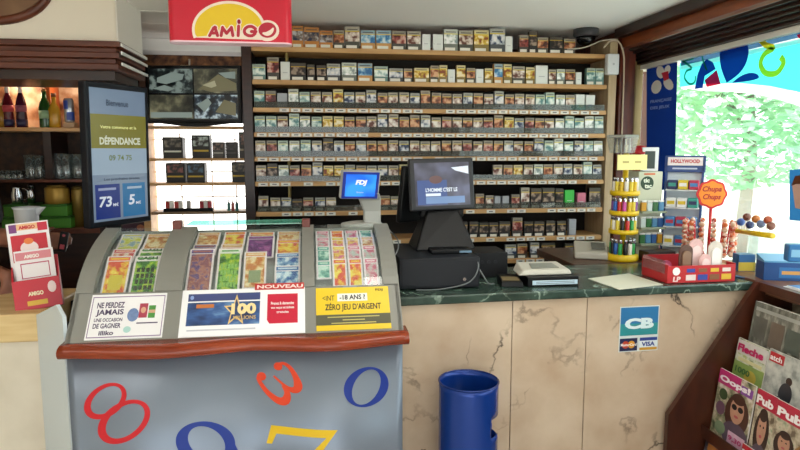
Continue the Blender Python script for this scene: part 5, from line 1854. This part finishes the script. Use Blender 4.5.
magazine(2, 2.105, .215, .285, 'news magazine with a dark cycling figure on grey cover', '', '#ffffff', busy('d', '#8a8c88', '#a8aaa4', '#bcbdb6', '#c8c8c0'),
         [('r', .03, .84, .34, .13, '#b8222a'), ('e', .56, .68, .07, .055, HR), ('e', .53, .50, .15, .15, '#2c2c34'), ('e', .44, .38, .18, .06, '#2c2c34'), ('e', .30, .26, .15, .13, '#1c1e24'), ('e', .30, .26, .10, .09, '#8c8c86'), ('e', .70, .24, .15, .13, '#1c1e24'), ('e', .70, .24, .10, .09, '#8c8c86'), ('r', .32, .30, .36, .025, '#1c1e24')], [('atch', .06, .865, .28, .075, '#f6eeee')])
magazine(2, 1.865, .215, .285, 'glossy magazine with a bold red letter on white cover beside the news magazine', 'M', '#b81c28', busy('e', '#a89a90', '#c8beb4', '#dcd6d0', '#b8a89c'), face(.5, .45, .24))
magazine(3, 2.270, .28, .29, 'grey plastic-wrapped periodical standing in the highest tier', '', '#000000', ramp_mat('wrapped', [(.35, '#54544c'), (.55, '#76766c'), (.68, '#a09e94')], 14, 4, .2, stretch=(1, 3, 1)),
         [('r', .04, .88, .9, .05, '#9c9c94'), ('r', .06, .5, .25, .3, '#5c5a52'), ('r', .38, .45, .25, .35, '#6a5c50'), ('r', .68, .48, .26, .3, '#50564e')], thick=.02, off=.014)
magazine(3, 1.975, .26, .29, 'cream plastic-wrapped periodical beside the grey wrapped one', '', '#000000', ramp_mat('wrapped2', [(.4, '#8f8a7c'), (.6, '#c4beb0')], 25, 3, .25, stretch=(1, 3, 1)),
         [('r', .05, .8, .9, .1, '#b8a88c')], thick=.02, off=.014)
magazine(0, 2.075, .13, .26, 'television guide with red and blue cover in the lowest tier', 'TV', '#f4f0f0', busy('f', '#24386c', '#3a5a9c', '#6a86b8', '#a8b4cc'),
         [('r', 0, .74, .55, .26, '#b81c28')] + face(.6, .48, .22, '#b8944c'))
magazine(0, 1.935, .2, .265, 'weekly magazine with a pale cover in the lowest tier', '', '#c42a44', busy('g', '#8a7c70', '#b8aca0', '#d0c8bc', '#a8988c'), face(.4, .55, .2) + [('r', 0, .82, 1, .18, '#7a3460')])
magazine(0, 2.280, .19, .20, 'small dark-covered magazine under the gossip magazine', '', '#000000', busy('h', '#1c1a20', '#3c3a44', '#5c5660', '#7c6a5c'), [('r', .1, .7, .8, .15, '#a86a32')])

# ================================================================== PIER BOX, CABLE, DOME CAMERA
jb = MB().box(1.738, 1.812, 3.545, 3.587, 2.045, 2.165, 0, .006)
bx_ = thing('junction_box', 'white plastic junction box fixed on the pale rack post', 'junction box', (1.775, 3.57, 2.045))
jb.build('case', mat('#dfe2e4', .4), bx_)
MB().lathe((1.775, 3.545, 2.105), [(.006, 0), (.006, .003)], 12, axis=(0, -1, 0)).build('button', mat('#b8bcc0', .4), bx_)
pts = [(1.72, 3.57, 2.20), (1.76, 3.565, 2.24), (1.81, 3.56, 2.235), (1.85, 3.575, 2.17), (1.865, 3.59, 2.08), (1.868, 3.59, 1.8), (1.87, 3.59, 1.5)]
tag(MB().tube(smooth_path(pts, 6), .005, 8).build('white_cable', mat('#c8b49c', .5), org=(1.865, 3.59, 1.5)), 'white cable arching over the junction box and down the red wooden pier', 'cable')
pts = [(1.50, 3.58, 2.19), (1.60, 3.57, 2.20), (1.70, 3.565, 2.24), (1.78, 3.56, 2.25)]
tag(MB().tube(smooth_path(pts, 6), .004, 8).build('camera_cable', mat('#b0a898', .5), org=(1.5, 3.58, 2.19)), 'thin cable drooping from the dome camera to the pier', 'cable')
dc = thing('dome_camera', 'dark grey dome security camera under the ceiling above the top shelf', 'camera', (1.63, 3.62, CEIL))
MB().lathe((1.63, 3.62, CEIL - .045), [(.068, 0), (.074, .01), (.074, .044)], 32).build('housing', mat('#3c3d42', .45), dc)
MB().lathe((1.63, 3.62, CEIL - .095), [(.004, 0), (.034, .008), (.05, .026), (.058, .05)], 32).build('dome', mat('#15161a', .12), dc)

# ================================================================== BAR ON THE LEFT
BZ = 1.012
br = thing('bar_counter', 'bar counter with a pale wooden edge and cream marble front', 'counter', (-1.6, 2.5, 0))
MB().box(-3.1, -.99, 2.35, 2.78, BZ - .105, BZ, 0, .006).build('top', WOOD_PALE, br)
for x0, x1 in ((-3.1, -2.4), (-2.4, -1.7), (-1.7, -.995)):
    MB().box(x0 + .001, x1 - .001, 2.37, 2.40, 0, BZ - .105).build('marble_slab', MARBLE2, br)
MB().box(-3.1, -1.0, 2.40, 2.76, 0, BZ - .105).build('carcass', WOOD_DK, br)
lk = MB().box(-.985, -.815, 2.63, 2.80, 0, .99, 0, .004)
tag(lk.build('screen_plinth', DGREY, org=(-.9, 2.7, 0)), 'dark plinth under the tall welcome screen stand', 'plinth')

# canopy above the bar
cn = thing('bar_canopy', 'cream bar canopy with a stepped brown wooden cornice', 'canopy', (-1.9, 3.3, 1.95))
CXR, CYF, CYB = -.855, 3.0, 3.44
MB().box(-3.1, CXR - .01, CYF + .03, CYB, 2.075, CEIL - .013, 0).build('fascia', mat('#ece4d4', .7, noise=.03, nscale=5), cn)
MB().box(CXR - .012, CXR - .004, CYF + .03, CYB, 2.075, CEIL - .013).build('corner_board', mat('#f0ebe2', .5), cn)
steps = [(1.957, 1.985, .0), (1.985, 2.008, -.014), (2.008, 2.034, .006), (2.034, 2.056, -.01), (2.056, 2.082, .012)]
for z0, z1, o in steps:
    MB().box(-3.1, CXR + o, CYF - o, CYB, z0, z1, 0, .004).build('moulding', WOOD_CORN, cn)
for z in (1.985, 2.034, 2.070):
    MB().box(CXR + .012, CXR + .018, CYF + .0, CYB, z - .009, z + .005, 0, .001).build('glint_strip', mat('#f0efec', .25), cn)  # white strips paint the daylight reflection along the cornice return
MB().box(-3.1, CXR - .03, CYF + .04, CYB - .02, 1.915, 1.957).build('soffit_beam', WOOD_DK, cn)
mp = at(-8, -16, Y=CYF + .03)
mb = MB()
for r0, hh in ((.17, .012),):
    ring = []
    for k in range(49):
        a = k * 2 * math.pi / 48
        ring.append((mp.x + .235 * math.cos(a), CYF + .026, mp.z + .155 * math.sin(a)))
    mb.tube(ring, .020, 10)
mb.build('medallion_ring', WOOD_CORN, cn)
fr = Fr((0, CYF + .0295, 0))
MB().poly(fr, ellipse(mp.x, mp.z, .225, .145, n=32), 0, .008).build('medallion_panel', ramp_mat('medal', [(.3, '#6a4630'), (.7, '#8a6a4c')], 6, rough=.5), cn)

# bar back shelves
bb = thing('bottle_shelves', 'dark wooden back bar with an amber lit niche and glass shelves', 'shelf', (-1.9, 3.8, 0))
BY0, BY1 = 3.66, 3.92
bx1 = -1.19
AMB = ramp_mat('amber_back', [(.35, '#6f4428'), (.48, '#b88a68'), (.65, '#e2cdb8')], 9, 4, .5)
MB().box(-3.1, bx1, BY1, BY1 + .02, 1.73, 2.05).build('niche_back', AMB, bb)
MB().box(-3.1, bx1, BY1, BY1 + .02, 0, 1.73).build('lower_back', ramp_mat('bar_cork', [(.35, '#2a1a12'), (.65, '#4a3020')], 25, rough=.7), bb)
MB().box(bx1, bx1 + .03, BY0, BY1, 0, 2.05).build('side_panel', WOOD_DK, bb)
for z, th in ((1.722, .022), (1.438, .016), (1.165, .03)):
    MB().box(-3.1, bx1, BY0, BY1, z - th, z, 0, .003).build('shelf_board', WOOD_CORN if z < 1.7 else ramp_mat('niche_floor', [(.3, '#c08a54'), (.7, '#d8ac78')], 4, rough=.3), bb)
MB().box(-3.1, bx1, BY0, BY1, 1.995, 2.05).build('niche_top', WOOD_DK, bb)
for px in (38,):
    X = at(px, 100, Y=BY0).x
    MB().box(X - .012, X + .012, BY0 + .13, BY1, 1.722, 1.995).build('upright', mat('#c4622a', .4, noise=.1), bb)
X = at(46, 150, Y=BY0).x
MB().box(X - .02, X + .02, BY0 + .02, BY1, 1.438, 1.70).build('upright', WOOD_DK, bb)
MB().box(-3.1, bx1, BY0 + .05, BY1, 0, 1.135).build('cupboard', WOOD_DK, bb)
for px in (10, 27, 66):
    X = at(px, 82, Y=3.80).x
    t = thing('niche_spotlight', 'small warm spotlight set in the top of the amber niche', 'light', (X, 3.80, 1.99), 'spotlights in the amber niche')
    MB().lathe((X, 3.80, 1.983), [(.022, 0), (.026, .004), (.026, .012)], 20).build('ring', CHROME, t)
    MB().lathe((X, 3.80, 1.980), [(.018, 0), (.018, .003)], 16).build('bulb', mat('#ffe2b0', .5, emit=12), t)
    l = bpy.data.lights.new('spot_glow', 'POINT')
    l.energy = 1.0 if px != 66 else .5
    l.color = (1, .74, .48)
    l.shadow_soft_size = .02
    o = bpy.data.objects.new('spot_glow', l)
    COL.objects.link(o)
    o.parent = t
    o.location = (0, 0, -.04)


def bottle(px, label, prof, mats, parts, scale=1.):
    X = at(px, 120, Y=3.74).x
    t = thing('bottle', label, 'bottle', (X, 3.74, 1.722), 'bottles in the amber niche')
    MB().lathe((X, 3.74, 1.722), [(r * scale, h * scale) for r, h in prof], 24).build('glass', mats, t)
    for nm, pf, m_ in parts:
        MB().lathe((X, 3.74, 1.722), [(r * scale, h * scale) for r, h in pf], 24).build(nm, m_, t)
    return t


COLA = [(.026, 0), (.028, .004), (.028, .05), (.025, .085), (.028, .12), (.022, .155), (.011, .19), (.010, .20)]
for k, px in enumerate((9, 22)):
    bottle(px, ('red cola bottle with a pale label standing next to the dark cola bottle', 'dark purple cola bottle with a pale label beside the red one')[k], COLA, mat(('#5f1420', '#3a1226')[k], .12),
           [('neck', [(.0108, .188), (.0125, .20), (.0118, .232), (.013, .234), (.013, .244), (.0, .245)], mat('#cfc4c0', .3)),
            ('label', [(.0262, .086), (.0285, .105), (.0283, .122)], mat(('#c84a50', '#8c4a5c')[k], .5)), ('lower_label', [(.0288, .008), (.0288, .045)], mat('#2c2a4c', .4))])
bottle(45.5, 'green beer bottle with a pale green label in the amber niche', [(.03, 0), (.031, .005), (.031, .11), (.024, .14), (.013, .165), (.012, .20)], mat('#1f4a1c', .12),
       [('label', [(.0316, .05), (.0316, .095)], mat('#8fb08a', .5)), ('cap', [(.0135, .20), (.0145, .204), (.0135, .214), (.0, .215)], mat('#a8743c', .4, .4))])
bottle(55, 'amber spirit bottle behind the green beer bottle', [(.028, 0), (.03, .004), (.03, .10), (.012, .14), (.011, .17)], mat('#c8922a', .15), [('cap', [(.013, .17), (.013, .19), (0, .191)], mat('#8a4a24', .4))])
bottle(2, 'short golden bottle at the end of the cola bottles', [(.03, 0), (.03, .07), (.014, .10), (.012, .12)], mat('#a87a2c', .15), [('cap', [(.013, .12), (.013, .135), (0, .136)], GOLD)])
X = at(69, 110, Y=3.74).x
t = thing('drink_can', 'slim blue and silver drink can standing on a small block in the niche', 'can', (X, 3.74, 1.722))
MB().box(X - .03, X + .03, 3.72, 3.78, 1.722, 1.752, 0, .003).build('block', mat('#c8a078', .4), t)
MB().lathe((X, 3.74, 1.752), [(.022, 0), (.0265, .008), (.0265, .122), (.022, .132), (.022, .134)], 24).build('body', mat('#c4c8d0', .25, .7), t)
for z0, z1, a0, a1 in ((1.765, 1.81, -100, 10), (1.825, 1.872, -190, -80)):
    mb = MB()
    for q in range(8):
        a, b = R(a0 + (a1 - a0) * q / 8), R(a0 + (a1 - a0) * (q + 1) / 8)
        mb.face([(X + .0269 * math.cos(a), 3.74 + .0269 * math.sin(a), z0), (X + .0269 * math.cos(b), 3.74 + .0269 * math.sin(b), z0), (X + .0269 * math.cos(b), 3.74 + .0269 * math.sin(b), z1), (X + .0269 * math.cos(a), 3.74 + .0269 * math.sin(a), z1)])
    mb.build('blue_panel', mat('#1c3f9c', .3), t)
# glasses on the middle shelf
GL = thin_glass('glassware', '#dfe6e4', .16, .10, '#c0ccd0', .05)


def glass(px, r, h, label, handle=False, grp='glasses on the back bar', y=3.74):
    X = at(px, 165, Y=y).x
    t = thing('drinking_glass', label, 'glass', (X, y, 1.438), grp)
    MB().lathe((X, y, 1.438), [(r * .86, 0), (r * .9, .004), (r, h), (r - .003, h), (r * .86 - .001, .012), (.0, .010)], 20, cap=False).build('bowl', GL, t)
    if handle:
        MB().tube(smooth_path([(X + r * .92, y, 1.438 + h * .8), (X + r * 1.7, y, 1.438 + h * .7), (X + r * 1.6, y, 1.438 + h * .3), (X + r * .9, y, 1.438 + h * .2)], 4), .005, 8).build('handle', GL, t)


for px in (2, 8, 14, 20):
    glass(px, .020, .05, 'low clear shot glass in a row on the back bar shelf')
glass(31, .036, .135, 'tall clear tumbler with blue reflections next to the dark upright')
glass(40, .036, .13, 'tall clear tumbler touching the dark upright')
glass(59, .036, .145, 'thick clear beer mug with a handle on the back bar shelf', True)
glass(66, .034, .14, 'clear ribbed tumbler beside the beer mug')
glass(78, .036, .14, 'clear tumbler by the side panel of the back bar')
glass(83.5, .03, .13, 'narrow clear tumbler in the corner of the back bar shelf', y=3.84)
# green crates and kitchen things on the lower board
def crate(px0, px1, pyt, pyb, label, col='#3f7a24'):
    Y = 3.70
    a, b = at(px0, 220, Y=Y).x, at(px1, 220, Y=Y).x
    z0, z1 = at(px0, pyb, Y=Y).z, at(px0, pyt, Y=Y).z
    t = thing('green_box', label, 'box', ((a + b) / 2, Y + .05, z0), 'green boxes on the back bar')
    MB().box(a, b, Y, Y + .14, z0, z1, 0, .004).build('box', mat(col, .5), t)
    MB().box(a - .002, b + .002, Y - .002, Y + .142, z1 - .014, z1, 0, .003).build('lid', mat('#2f5f1c', .5), t)


zc = 1.165
def zat(py):
    return at(20, py, Y=3.70).z


b0_ = [(-1.705, -1.345, 1.166, 1.232, 'wide lower green box under the upper green boxes on the back bar'), (-1.69, -1.555, 1.233, 1.30, 'upper green box under the chrome jug'), (-1.50, -1.36, 1.233, 1.30, 'upper green box under the golden tin')]
for x0, x1, z0, z1, lb in b0_:
    t = thing('green_box', lb, 'box', ((x0 + x1) / 2, 3.72, z0))
    MB().box(x0, x1, 3.67, 3.84, z0, z1 - .013, 0, .004).build('box', mat('#4a8a2a', .5), t)
    MB().box(x0 - .002, x1 + .002, 3.668, 3.842, z1 - .013, z1, 0, .003).build('lid', mat('#2f6a1c', .5), t)
t = thing('golden_tin', 'matte golden cylindrical tin on an upper green box', 'tin', (-1.43, 3.74, 1.30))
MB().lathe((-1.435, 3.745, 1.300), [(.062, 0), (.064, .004), (.064, .085), (.058, .092)], 32).build('body', mat('#b08a3c', .4, .5), t)
MB().lathe((-1.435, 3.745, 1.392), [(.05, 0), (.05, .012)], 24).build('lid', mat('#8a6a2c', .4, .5), t)
t = thing('golden_tin', 'smaller dull gold canister next to the big golden tin', 'tin', (-1.335, 3.75, 1.165))
MB().lathe((-1.33, 3.76, 1.165), [(.034, 0), (.034, .205), (.03, .215)], 24).build('body', mat('#8f7436', .45, .5), t)
MB().lathe((-1.33, 3.76, 1.38), [(.028, 0), (.028, .012), (.008, .018)], 24).build('lid', mat('#6f5a2a', .45, .5), t)
t = thing('chrome_jug', 'polished chrome jug standing on an upper green box', 'jug', (-1.64, 3.74, 1.30))
MB().lathe((-1.645, 3.74, 1.30), [(.026, 0), (.03, .01), (.032, .05), (.022, .085), (.026, .10)], 24).build('body', CHROME, t)
MB().tube(smooth_path([(-1.618, 3.74, 1.385), (-1.59, 3.74, 1.375), (-1.59, 3.74, 1.33), (-1.614, 3.74, 1.32)], 4), .004, 8).build('handle', CHROME, t)
t = thing('chrome_shaker', 'squat chrome shaker beside the chrome jug', 'shaker', (-1.578, 3.75, 1.30))
MB().lathe((-1.575, 3.75, 1.30), [(.02, 0), (.022, .05), (.014, .07), (.014, .09)], 20).build('body', CHROME, t)
MB().lathe((-1.575, 3.75, 1.39), [(.016, 0), (.016, .012), (.006, .02)], 16).build('cap', mat('#8a8a8c', .25, .9), t)
t = thing('white_jug', 'pale grey plastic pouring jug on the bar behind the leaflets', 'jug', (-1.26, 2.72, BZ))
jx, jy = at(27, 220, Y=2.70).x, 2.70
zt_ = at(27, 207, Y=2.70).z
MB().lathe((jx, jy, BZ), [(.030, 0), (.032, .004), (.045, zt_ - BZ - .01), (.052, zt_ - BZ), (.049, zt_ - BZ), (.042, zt_ - BZ - .02), (.028, .01), (0, .008)], 28, cap=False).build('body', mat('#a9abae', .4), t)
MB().hexa([(jx + .030, jy - .016, zt_ - .045), (jx + .036, jy - .005, zt_ - .045), (jx + .036, jy + .005, zt_ - .045), (jx + .030, jy + .016, zt_ - .045), (jx + .04, jy - .022, zt_), (jx + .075, jy - .006, zt_), (jx + .075, jy + .006, zt_), (jx + .04, jy + .022, zt_)], 0, .003).build('spout', mat('#a9abae', .4), t)

# red leaflet holder on the bar
lh = thing('leaflet_holder', 'red leaflet holder full of game slips on the pale bar edge', 'leaflet holder', (-1.0, 2.45, BZ))
fr = frame_rot((at(40, 312, Y=2.43).x, 2.43, BZ), 16, -14, -5)
hw_ = .078
RDH = mat('#c4182c', .35)
MB().rect(fr, -hw_, hw_, .0, .112, 0, .004, 0, .001).build('front_plate', RDH, lh)
MB().rect(fr, -hw_, hw_, .0, .20, -.06, -.056, 0, .001).build('back_plate', RDH, lh)
for a in (-hw_, hw_ - .004):
    MB().poly(Fr(fr.p(a, 0, 0), -fr.n, fr.v), [(0, 0), (.06, 0), (.06, .20), (0, .112)], 0, .004).build('side_plate', RDH, lh)
MB().rect(fr, -hw_, hw_, 0, .004, -.056, 0).build('bottom', RDH, lh)
lettering(lh, 'AMIGO', fr, -.03, .05, .05, .016, mat('#f4e8c0', .4), .0046, 0, .05)
MB().rect(fr, -.036, .03, .014, .032, .004, .005).build('yellow_tab', mat('#e0b42c', .4), lh)
mb = MB().poly(fr, ellipse(.05, .075, .014, .022, n=16), .004, .005)
mb.build('figure_print', mat('#f0d8d4', .4), lh)
WS = mat('#ece6e6', .5)
t = thing('game_slip', 'tall red and white game leaflet at the back of the red holder', 'leaflet', fr.p(0, .006, -.04), 'slips in the red leaflet holder')
MB().rect(fr, -.078, .062, .006, .335, -.042, -.040).build('sheet', WS, t)
mb = MB().rect(fr, -.068, .052, .185, .288, -.040, -.0395, 0)
mb.rect(fr, -.07, -.045, .298, .33, -.040, -.0395, 1)
mb.rect(fr, .025, .058, .298, .33, -.040, -.0395, 2)
mb.rect(fr, -.045, .025, .306, .33, -.040, -.0395, 3)
mb.build('print', [RDH, mat('#7a3a7c', .5), mat('#c8243c', .5), mat('#e8b888', .5)], t)
mb = MB()
mb.poly(fr, ellipse(-.01, .236, .030, .026, n=20), -.0395, -.039, 0)
mb.rect(fr, -.028, .008, .200, .212, -.0395, -.039, 0)
mb.poly(fr, ellipse(-.01, .262, .016, .012, n=16), -.0392, -.0386, 1)
mb.build('emblem', [mat('#f0dcd8', .5), mat('#e07a34', .5)], t)
lettering(t, 'AMIGO', fr, -.038, .309, .055, .014, RDH, -.0388, 0, .05)
t = thing('game_slip', 'white game slip with an empty grid at the front of the red holder', 'leaflet', fr.p(0, .006, -.02), 'slips in the red leaflet holder')
MB().rect(fr, -.062, .068, .006, .225, -.020, -.017).build('sheet', WS, t)
mb = MB().rect(fr, -.058, .060, .188, .218, -.017, -.0165, 0)
for a0, a1, b0, b1 in ((-.045, .05, .172, .176), (-.045, .05, .118, .121), (-.045, -.042, .118, .176), (.047, .05, .118, .176)):
    mb.rect(fr, a0, a1, b0, b1, -.017, -.0165, 1)
mb.build('print', [mat('#d8848c', .5), mat('#b83a5c', .5)], t)
lettering(t, 'AMIGO', fr, -.03, .194, .05, .014, mat('#f4ece4', .5), -.016, 0, .05)

# tall welcome screen on its post
ws = thing('welcome_screen', 'tall black portrait screen with a welcome page on a chrome post', 'screen', (-.86, 2.80, .99))
wf = frame_rot((-.814, 2.81, 1.577), 58.8, 1.5)
MB().rect(wf, -.165, .165, -.30, .30, -.04, 0, 0, .006).build('bezel', mat('#070b16', .5, spec=.3), ws)
MB().rect(wf, -.145, .145, -.275, .275, 0, .0012).build('screen', mat('#93a9c4', .2, emit=.36), ws)
MB().rect(wf, -.145, .145, .03, .17, .0012, .0018).build('olive_field', mat('#a39c34', .25, emit=.31), ws)
MB().rect(wf, -.145, .145, -.08, .03, .0012, .0018).build('pale_field', mat('#b4cbe0', .25, emit=.42), ws)
DKT = mat('#2c3a54', .4)
lettering(ws, 'Bienvenue', wf, -.065, .205, .115, .026, DKT, .0024)
lettering(ws, 'Votre commune et la', wf, -.10, .112, .19, .013, mat('#d8d890', .3, emit=.3), .0026)
lettering(ws, 'DÉPENDANCE', wf, -.105, .045, .215, .038, mat('#eef2d8', .3, emit=.5), .0026, 0, .04)
lettering(ws, '09 74 75', wf, -.06, -.022, .12, .024, mat('#6a7a3c', .3), .0026, 0, .02)
lettering(ws, 'Les prochains tirages', wf, -.09, -.108, .19, .014, DKT, .0026)
mb = MB()
mb.rect(wf, -.135, -.01, -.265, -.120, .0012, .002, 0)
mb.rect(wf, .005, .13, -.265, -.120, .0012, .002, 1)
mb.build('draw_tiles', [mat('#1a3a9c', .25, emit=.35), mat('#2a86c4', .25, emit=.4)], ws)
SW2 = mat('#e8f0fa', .3, emit=.6)
lettering(ws, '73', wf, -.118, -.215, .065, .045, SW2, .0026, .12, .03)
lettering(ws, 'M€', wf, -.048, -.215, .028, .014, SW2, .0026)
lettering(ws, '5', wf, .035, -.215, .035, .045, SW2, .0026, .12, .03)
lettering(ws, 'M€', wf, .076, -.215, .028, .014, SW2, .0026)
MB().rect(wf, -.12, -.03, -.145, -.135, .002, .0024).build('tile_caption', mat('#b8c4e8', .3, emit=.4), ws)
MB().rect(wf, .03, .11, -.145, -.135, .002, .0024).build('tile_caption', mat('#c8e0f4', .3, emit=.4), ws)
c = wf.p(0, 0, -.02)
MB().lathe((c.x, c.y, .99), [(.045, 0), (.045, .255), (.04, .262)], 28).build('post', CHROME, ws)
MB().rect(wf, -.03, .03, -.33, .05, -.06, -.042).build('mount', DGREY, ws)

# ================================================================== PERSON BEHIND THE BAR
def limb(mb, pts, rs, seg=10):
    P = [Vector(p) for p in pts]
    mb.tube(P, rs, seg)
    for p, r in zip(P, rs):
        mb.ball(p, r * .99, u=10, v=8)


def hand(mb, w, d, side, curl, up=Vector((0, 0, 1))):
    """palm at wrist w pointing along d; side = direction of the little finger; curl bends the fingers"""
    d = Vector(d).normalized()
    side = (Vector(side) - d * Vector(side).dot(d)).normalized()
    n = d.cross(side)
    w = Vector(w)
    for k in range(4):
        t = (k - 1.5) * .019
        limb(mb, [w + side * t * .5, w + d * .05 + side * t * .9, w + d * .088 + side * t], [.017, .016, .0115])
    for k, L in enumerate((.068, .078, .073, .056)):
        b = w + d * .088 + side * ((k - 1.5) * .0195)
        dirs, p, pts = d, b, [b]
        for j, s_ in enumerate((.42, .33, .25)):
            dirs = (dirs + n * curl * (.55 + .25 * j)).normalized()
            p = p + dirs * L * s_
            pts.append(p)
        limb(mb, pts, [.0098, .0092, .0085, .0075], 8)
    b = w + d * .03 - side * .026
    td = (d * .7 - side * .6 + n * curl * .5).normalized()
    p1_ = b + td * .035
    p2_ = p1_ + (td + d * .5 + n * curl * .5).normalized() * .03
    limb(mb, [w + d * .015 - side * .012, b, p1_, p2_], [.016, .0135, .011, .009], 8)


pe = thing('person', 'person in a dark shirt behind the bar, bare forearm reaching past the red leaflets', 'person', (-1.72, 3.12, 0))
mb = MB()
PX, PY = -1.72, 3.14
hA = at(31, 242, Y=2.86)      # wrist of the reaching arm
hB = at(8, 276, Y=2.74)       # wrist of the resting hand
limb(mb, [(PX, PY, .92), (PX, PY, 1.08), (PX, PY - .01, 1.25), (PX, PY, 1.40)], [.15, .135, .15, .12], 18)
limb(mb, [(PX - .15, PY, 1.42), (PX, PY, 1.45), (PX + .15, PY, 1.42)], [.07, .085, .07], 14)
limb(mb, [(PX, PY, 1.45), (PX, PY - .01, 1.56)], [.058, .052], 12)
mb.ball((PX, PY - .02, 1.665), .076, .095, .115, u=20, v=14)
mb.ball((PX, PY - .112, 1.655), .013, .018, .022)
for s_ in (-1, 1):
    mb.ball((PX + s_ * .076, PY - .01, 1.66), .012, .022, .032)
    limb(mb, [(PX + s_ * .09, PY, .92), (PX + s_ * .10, PY - .01, .50), (PX + s_ * .10, PY + .01, .09)], [.09, .06, .04], 12)
    limb(mb, [(PX + s_ * .10, PY + .03, .045), (PX + s_ * .11, PY - .15, .035)], [.042, .034], 10)
eA = Vector((PX + .27, 2.98, 1.22))
limb(mb, [(PX + .17, PY, 1.42), (PX + .22, PY - .05, 1.30), eA], [.062, .052, .044], 12)
limb(mb, [eA, eA.lerp(hA, .35), hA], [.044, .043, .028], 12)
hand(mb, hA, Vector((1, .10, .02)), Vector((.0, -.25, -1)), .55)
eB = Vector((PX + .10, 2.86, 1.19))
sB = Vector((PX - .17, PY, 1.42))
limb(mb, [sB, sB.lerp(eB, .5) + Vector((-.03, -.05, -.05)), eB], [.062, .050, .044], 12)
limb(mb, [eB, eB.lerp(hB, .4), hB], [.044, .040, .027], 12)
hand(mb, hB, Vector((.35, -.12, -.75)), Vector((.8, .5, .3)), .35)
SKIN = ramp_mat('skin', [(.3, '#7a4a34'), (.7, '#94604a')], 20, 3, .5)
me = mb.mesh('body', SKIN, ORG[pe.name])
tmp = bpy.data.objects.new('body', me)
COL.objects.link(tmp)
rm = tmp.modifiers.new('r', 'REMESH')
rm.mode = 'VOXEL'
rm.voxel_size = .0065
sm = tmp.modifiers.new('s', 'SMOOTH')
sm.iterations = 3
sm.factor = .5
dg = bpy.context.evaluated_depsgraph_get()
me2 = bpy.data.meshes.new_from_object(tmp.evaluated_get(dg))
tmp.modifiers.clear()
tmp.data = me2
for p in me2.polygons:
    p.use_smooth = True
tmp.parent = pe
ORG[tmp.name] = ORG[pe.name]
mb = MB()
limb(mb, [(PX, PY, .86), (PX, PY, 1.08), (PX, PY - .01, 1.25), (PX, PY, 1.40)], [.17, .155, .168, .135], 20)
limb(mb, [(PX - .16, PY, 1.42), (PX, PY, 1.44), (PX + .16, PY, 1.42)], [.083, .098, .083], 14)
limb(mb, [(PX + .17, PY, 1.42), (PX + .22, PY - .05, 1.30)], [.080, .070], 12)
limb(mb, [sB, sB.lerp(eB, .5) + Vector((-.03, -.05, -.05))], [.080, .068], 12)
mb.build('shirt', mat('#20242c', .8, noise=.2, nscale=30), tmp)
mb = MB().ball((PX, PY + .008, 1.69), .085, .10, .108, u=20, v=14)
mb.build('hair', mat('#2a1a12', .7), tmp)
mb = MB()
for s_ in (-1, 1):
    mb.ball((PX + s_ * .03, PY - .103, 1.675), .011, .008, .008)
mb.build('eyes', mat('#e8e4dc', .3), tmp)
MB().ball((PX, PY - .108, 1.605), .024, .008, .007).build('lips', mat('#8a4038', .5), tmp)
ph = thing('held_phone', 'small dark device with red marks held in the reaching hand', 'device', hA + Vector((.142, -.03, -.04)))
fr = frame_rot(hA + Vector((.142, -.03, .0)), 10, 0, 12)
MB().rect(fr, -.018, .016, -.042, .045, -.014, 0, 0, .004).build('case', BLACK, ph)
MB().rect(fr, -.010, .008, -.03, -.01, 0, .001).build('red_mark', mat('#a8404c', .4), ph)
MB().poly(fr, ellipse(-.002, .03, .006, .006, n=12), 0, .001).build('red_mark', mat('#a8404c', .4), ph)
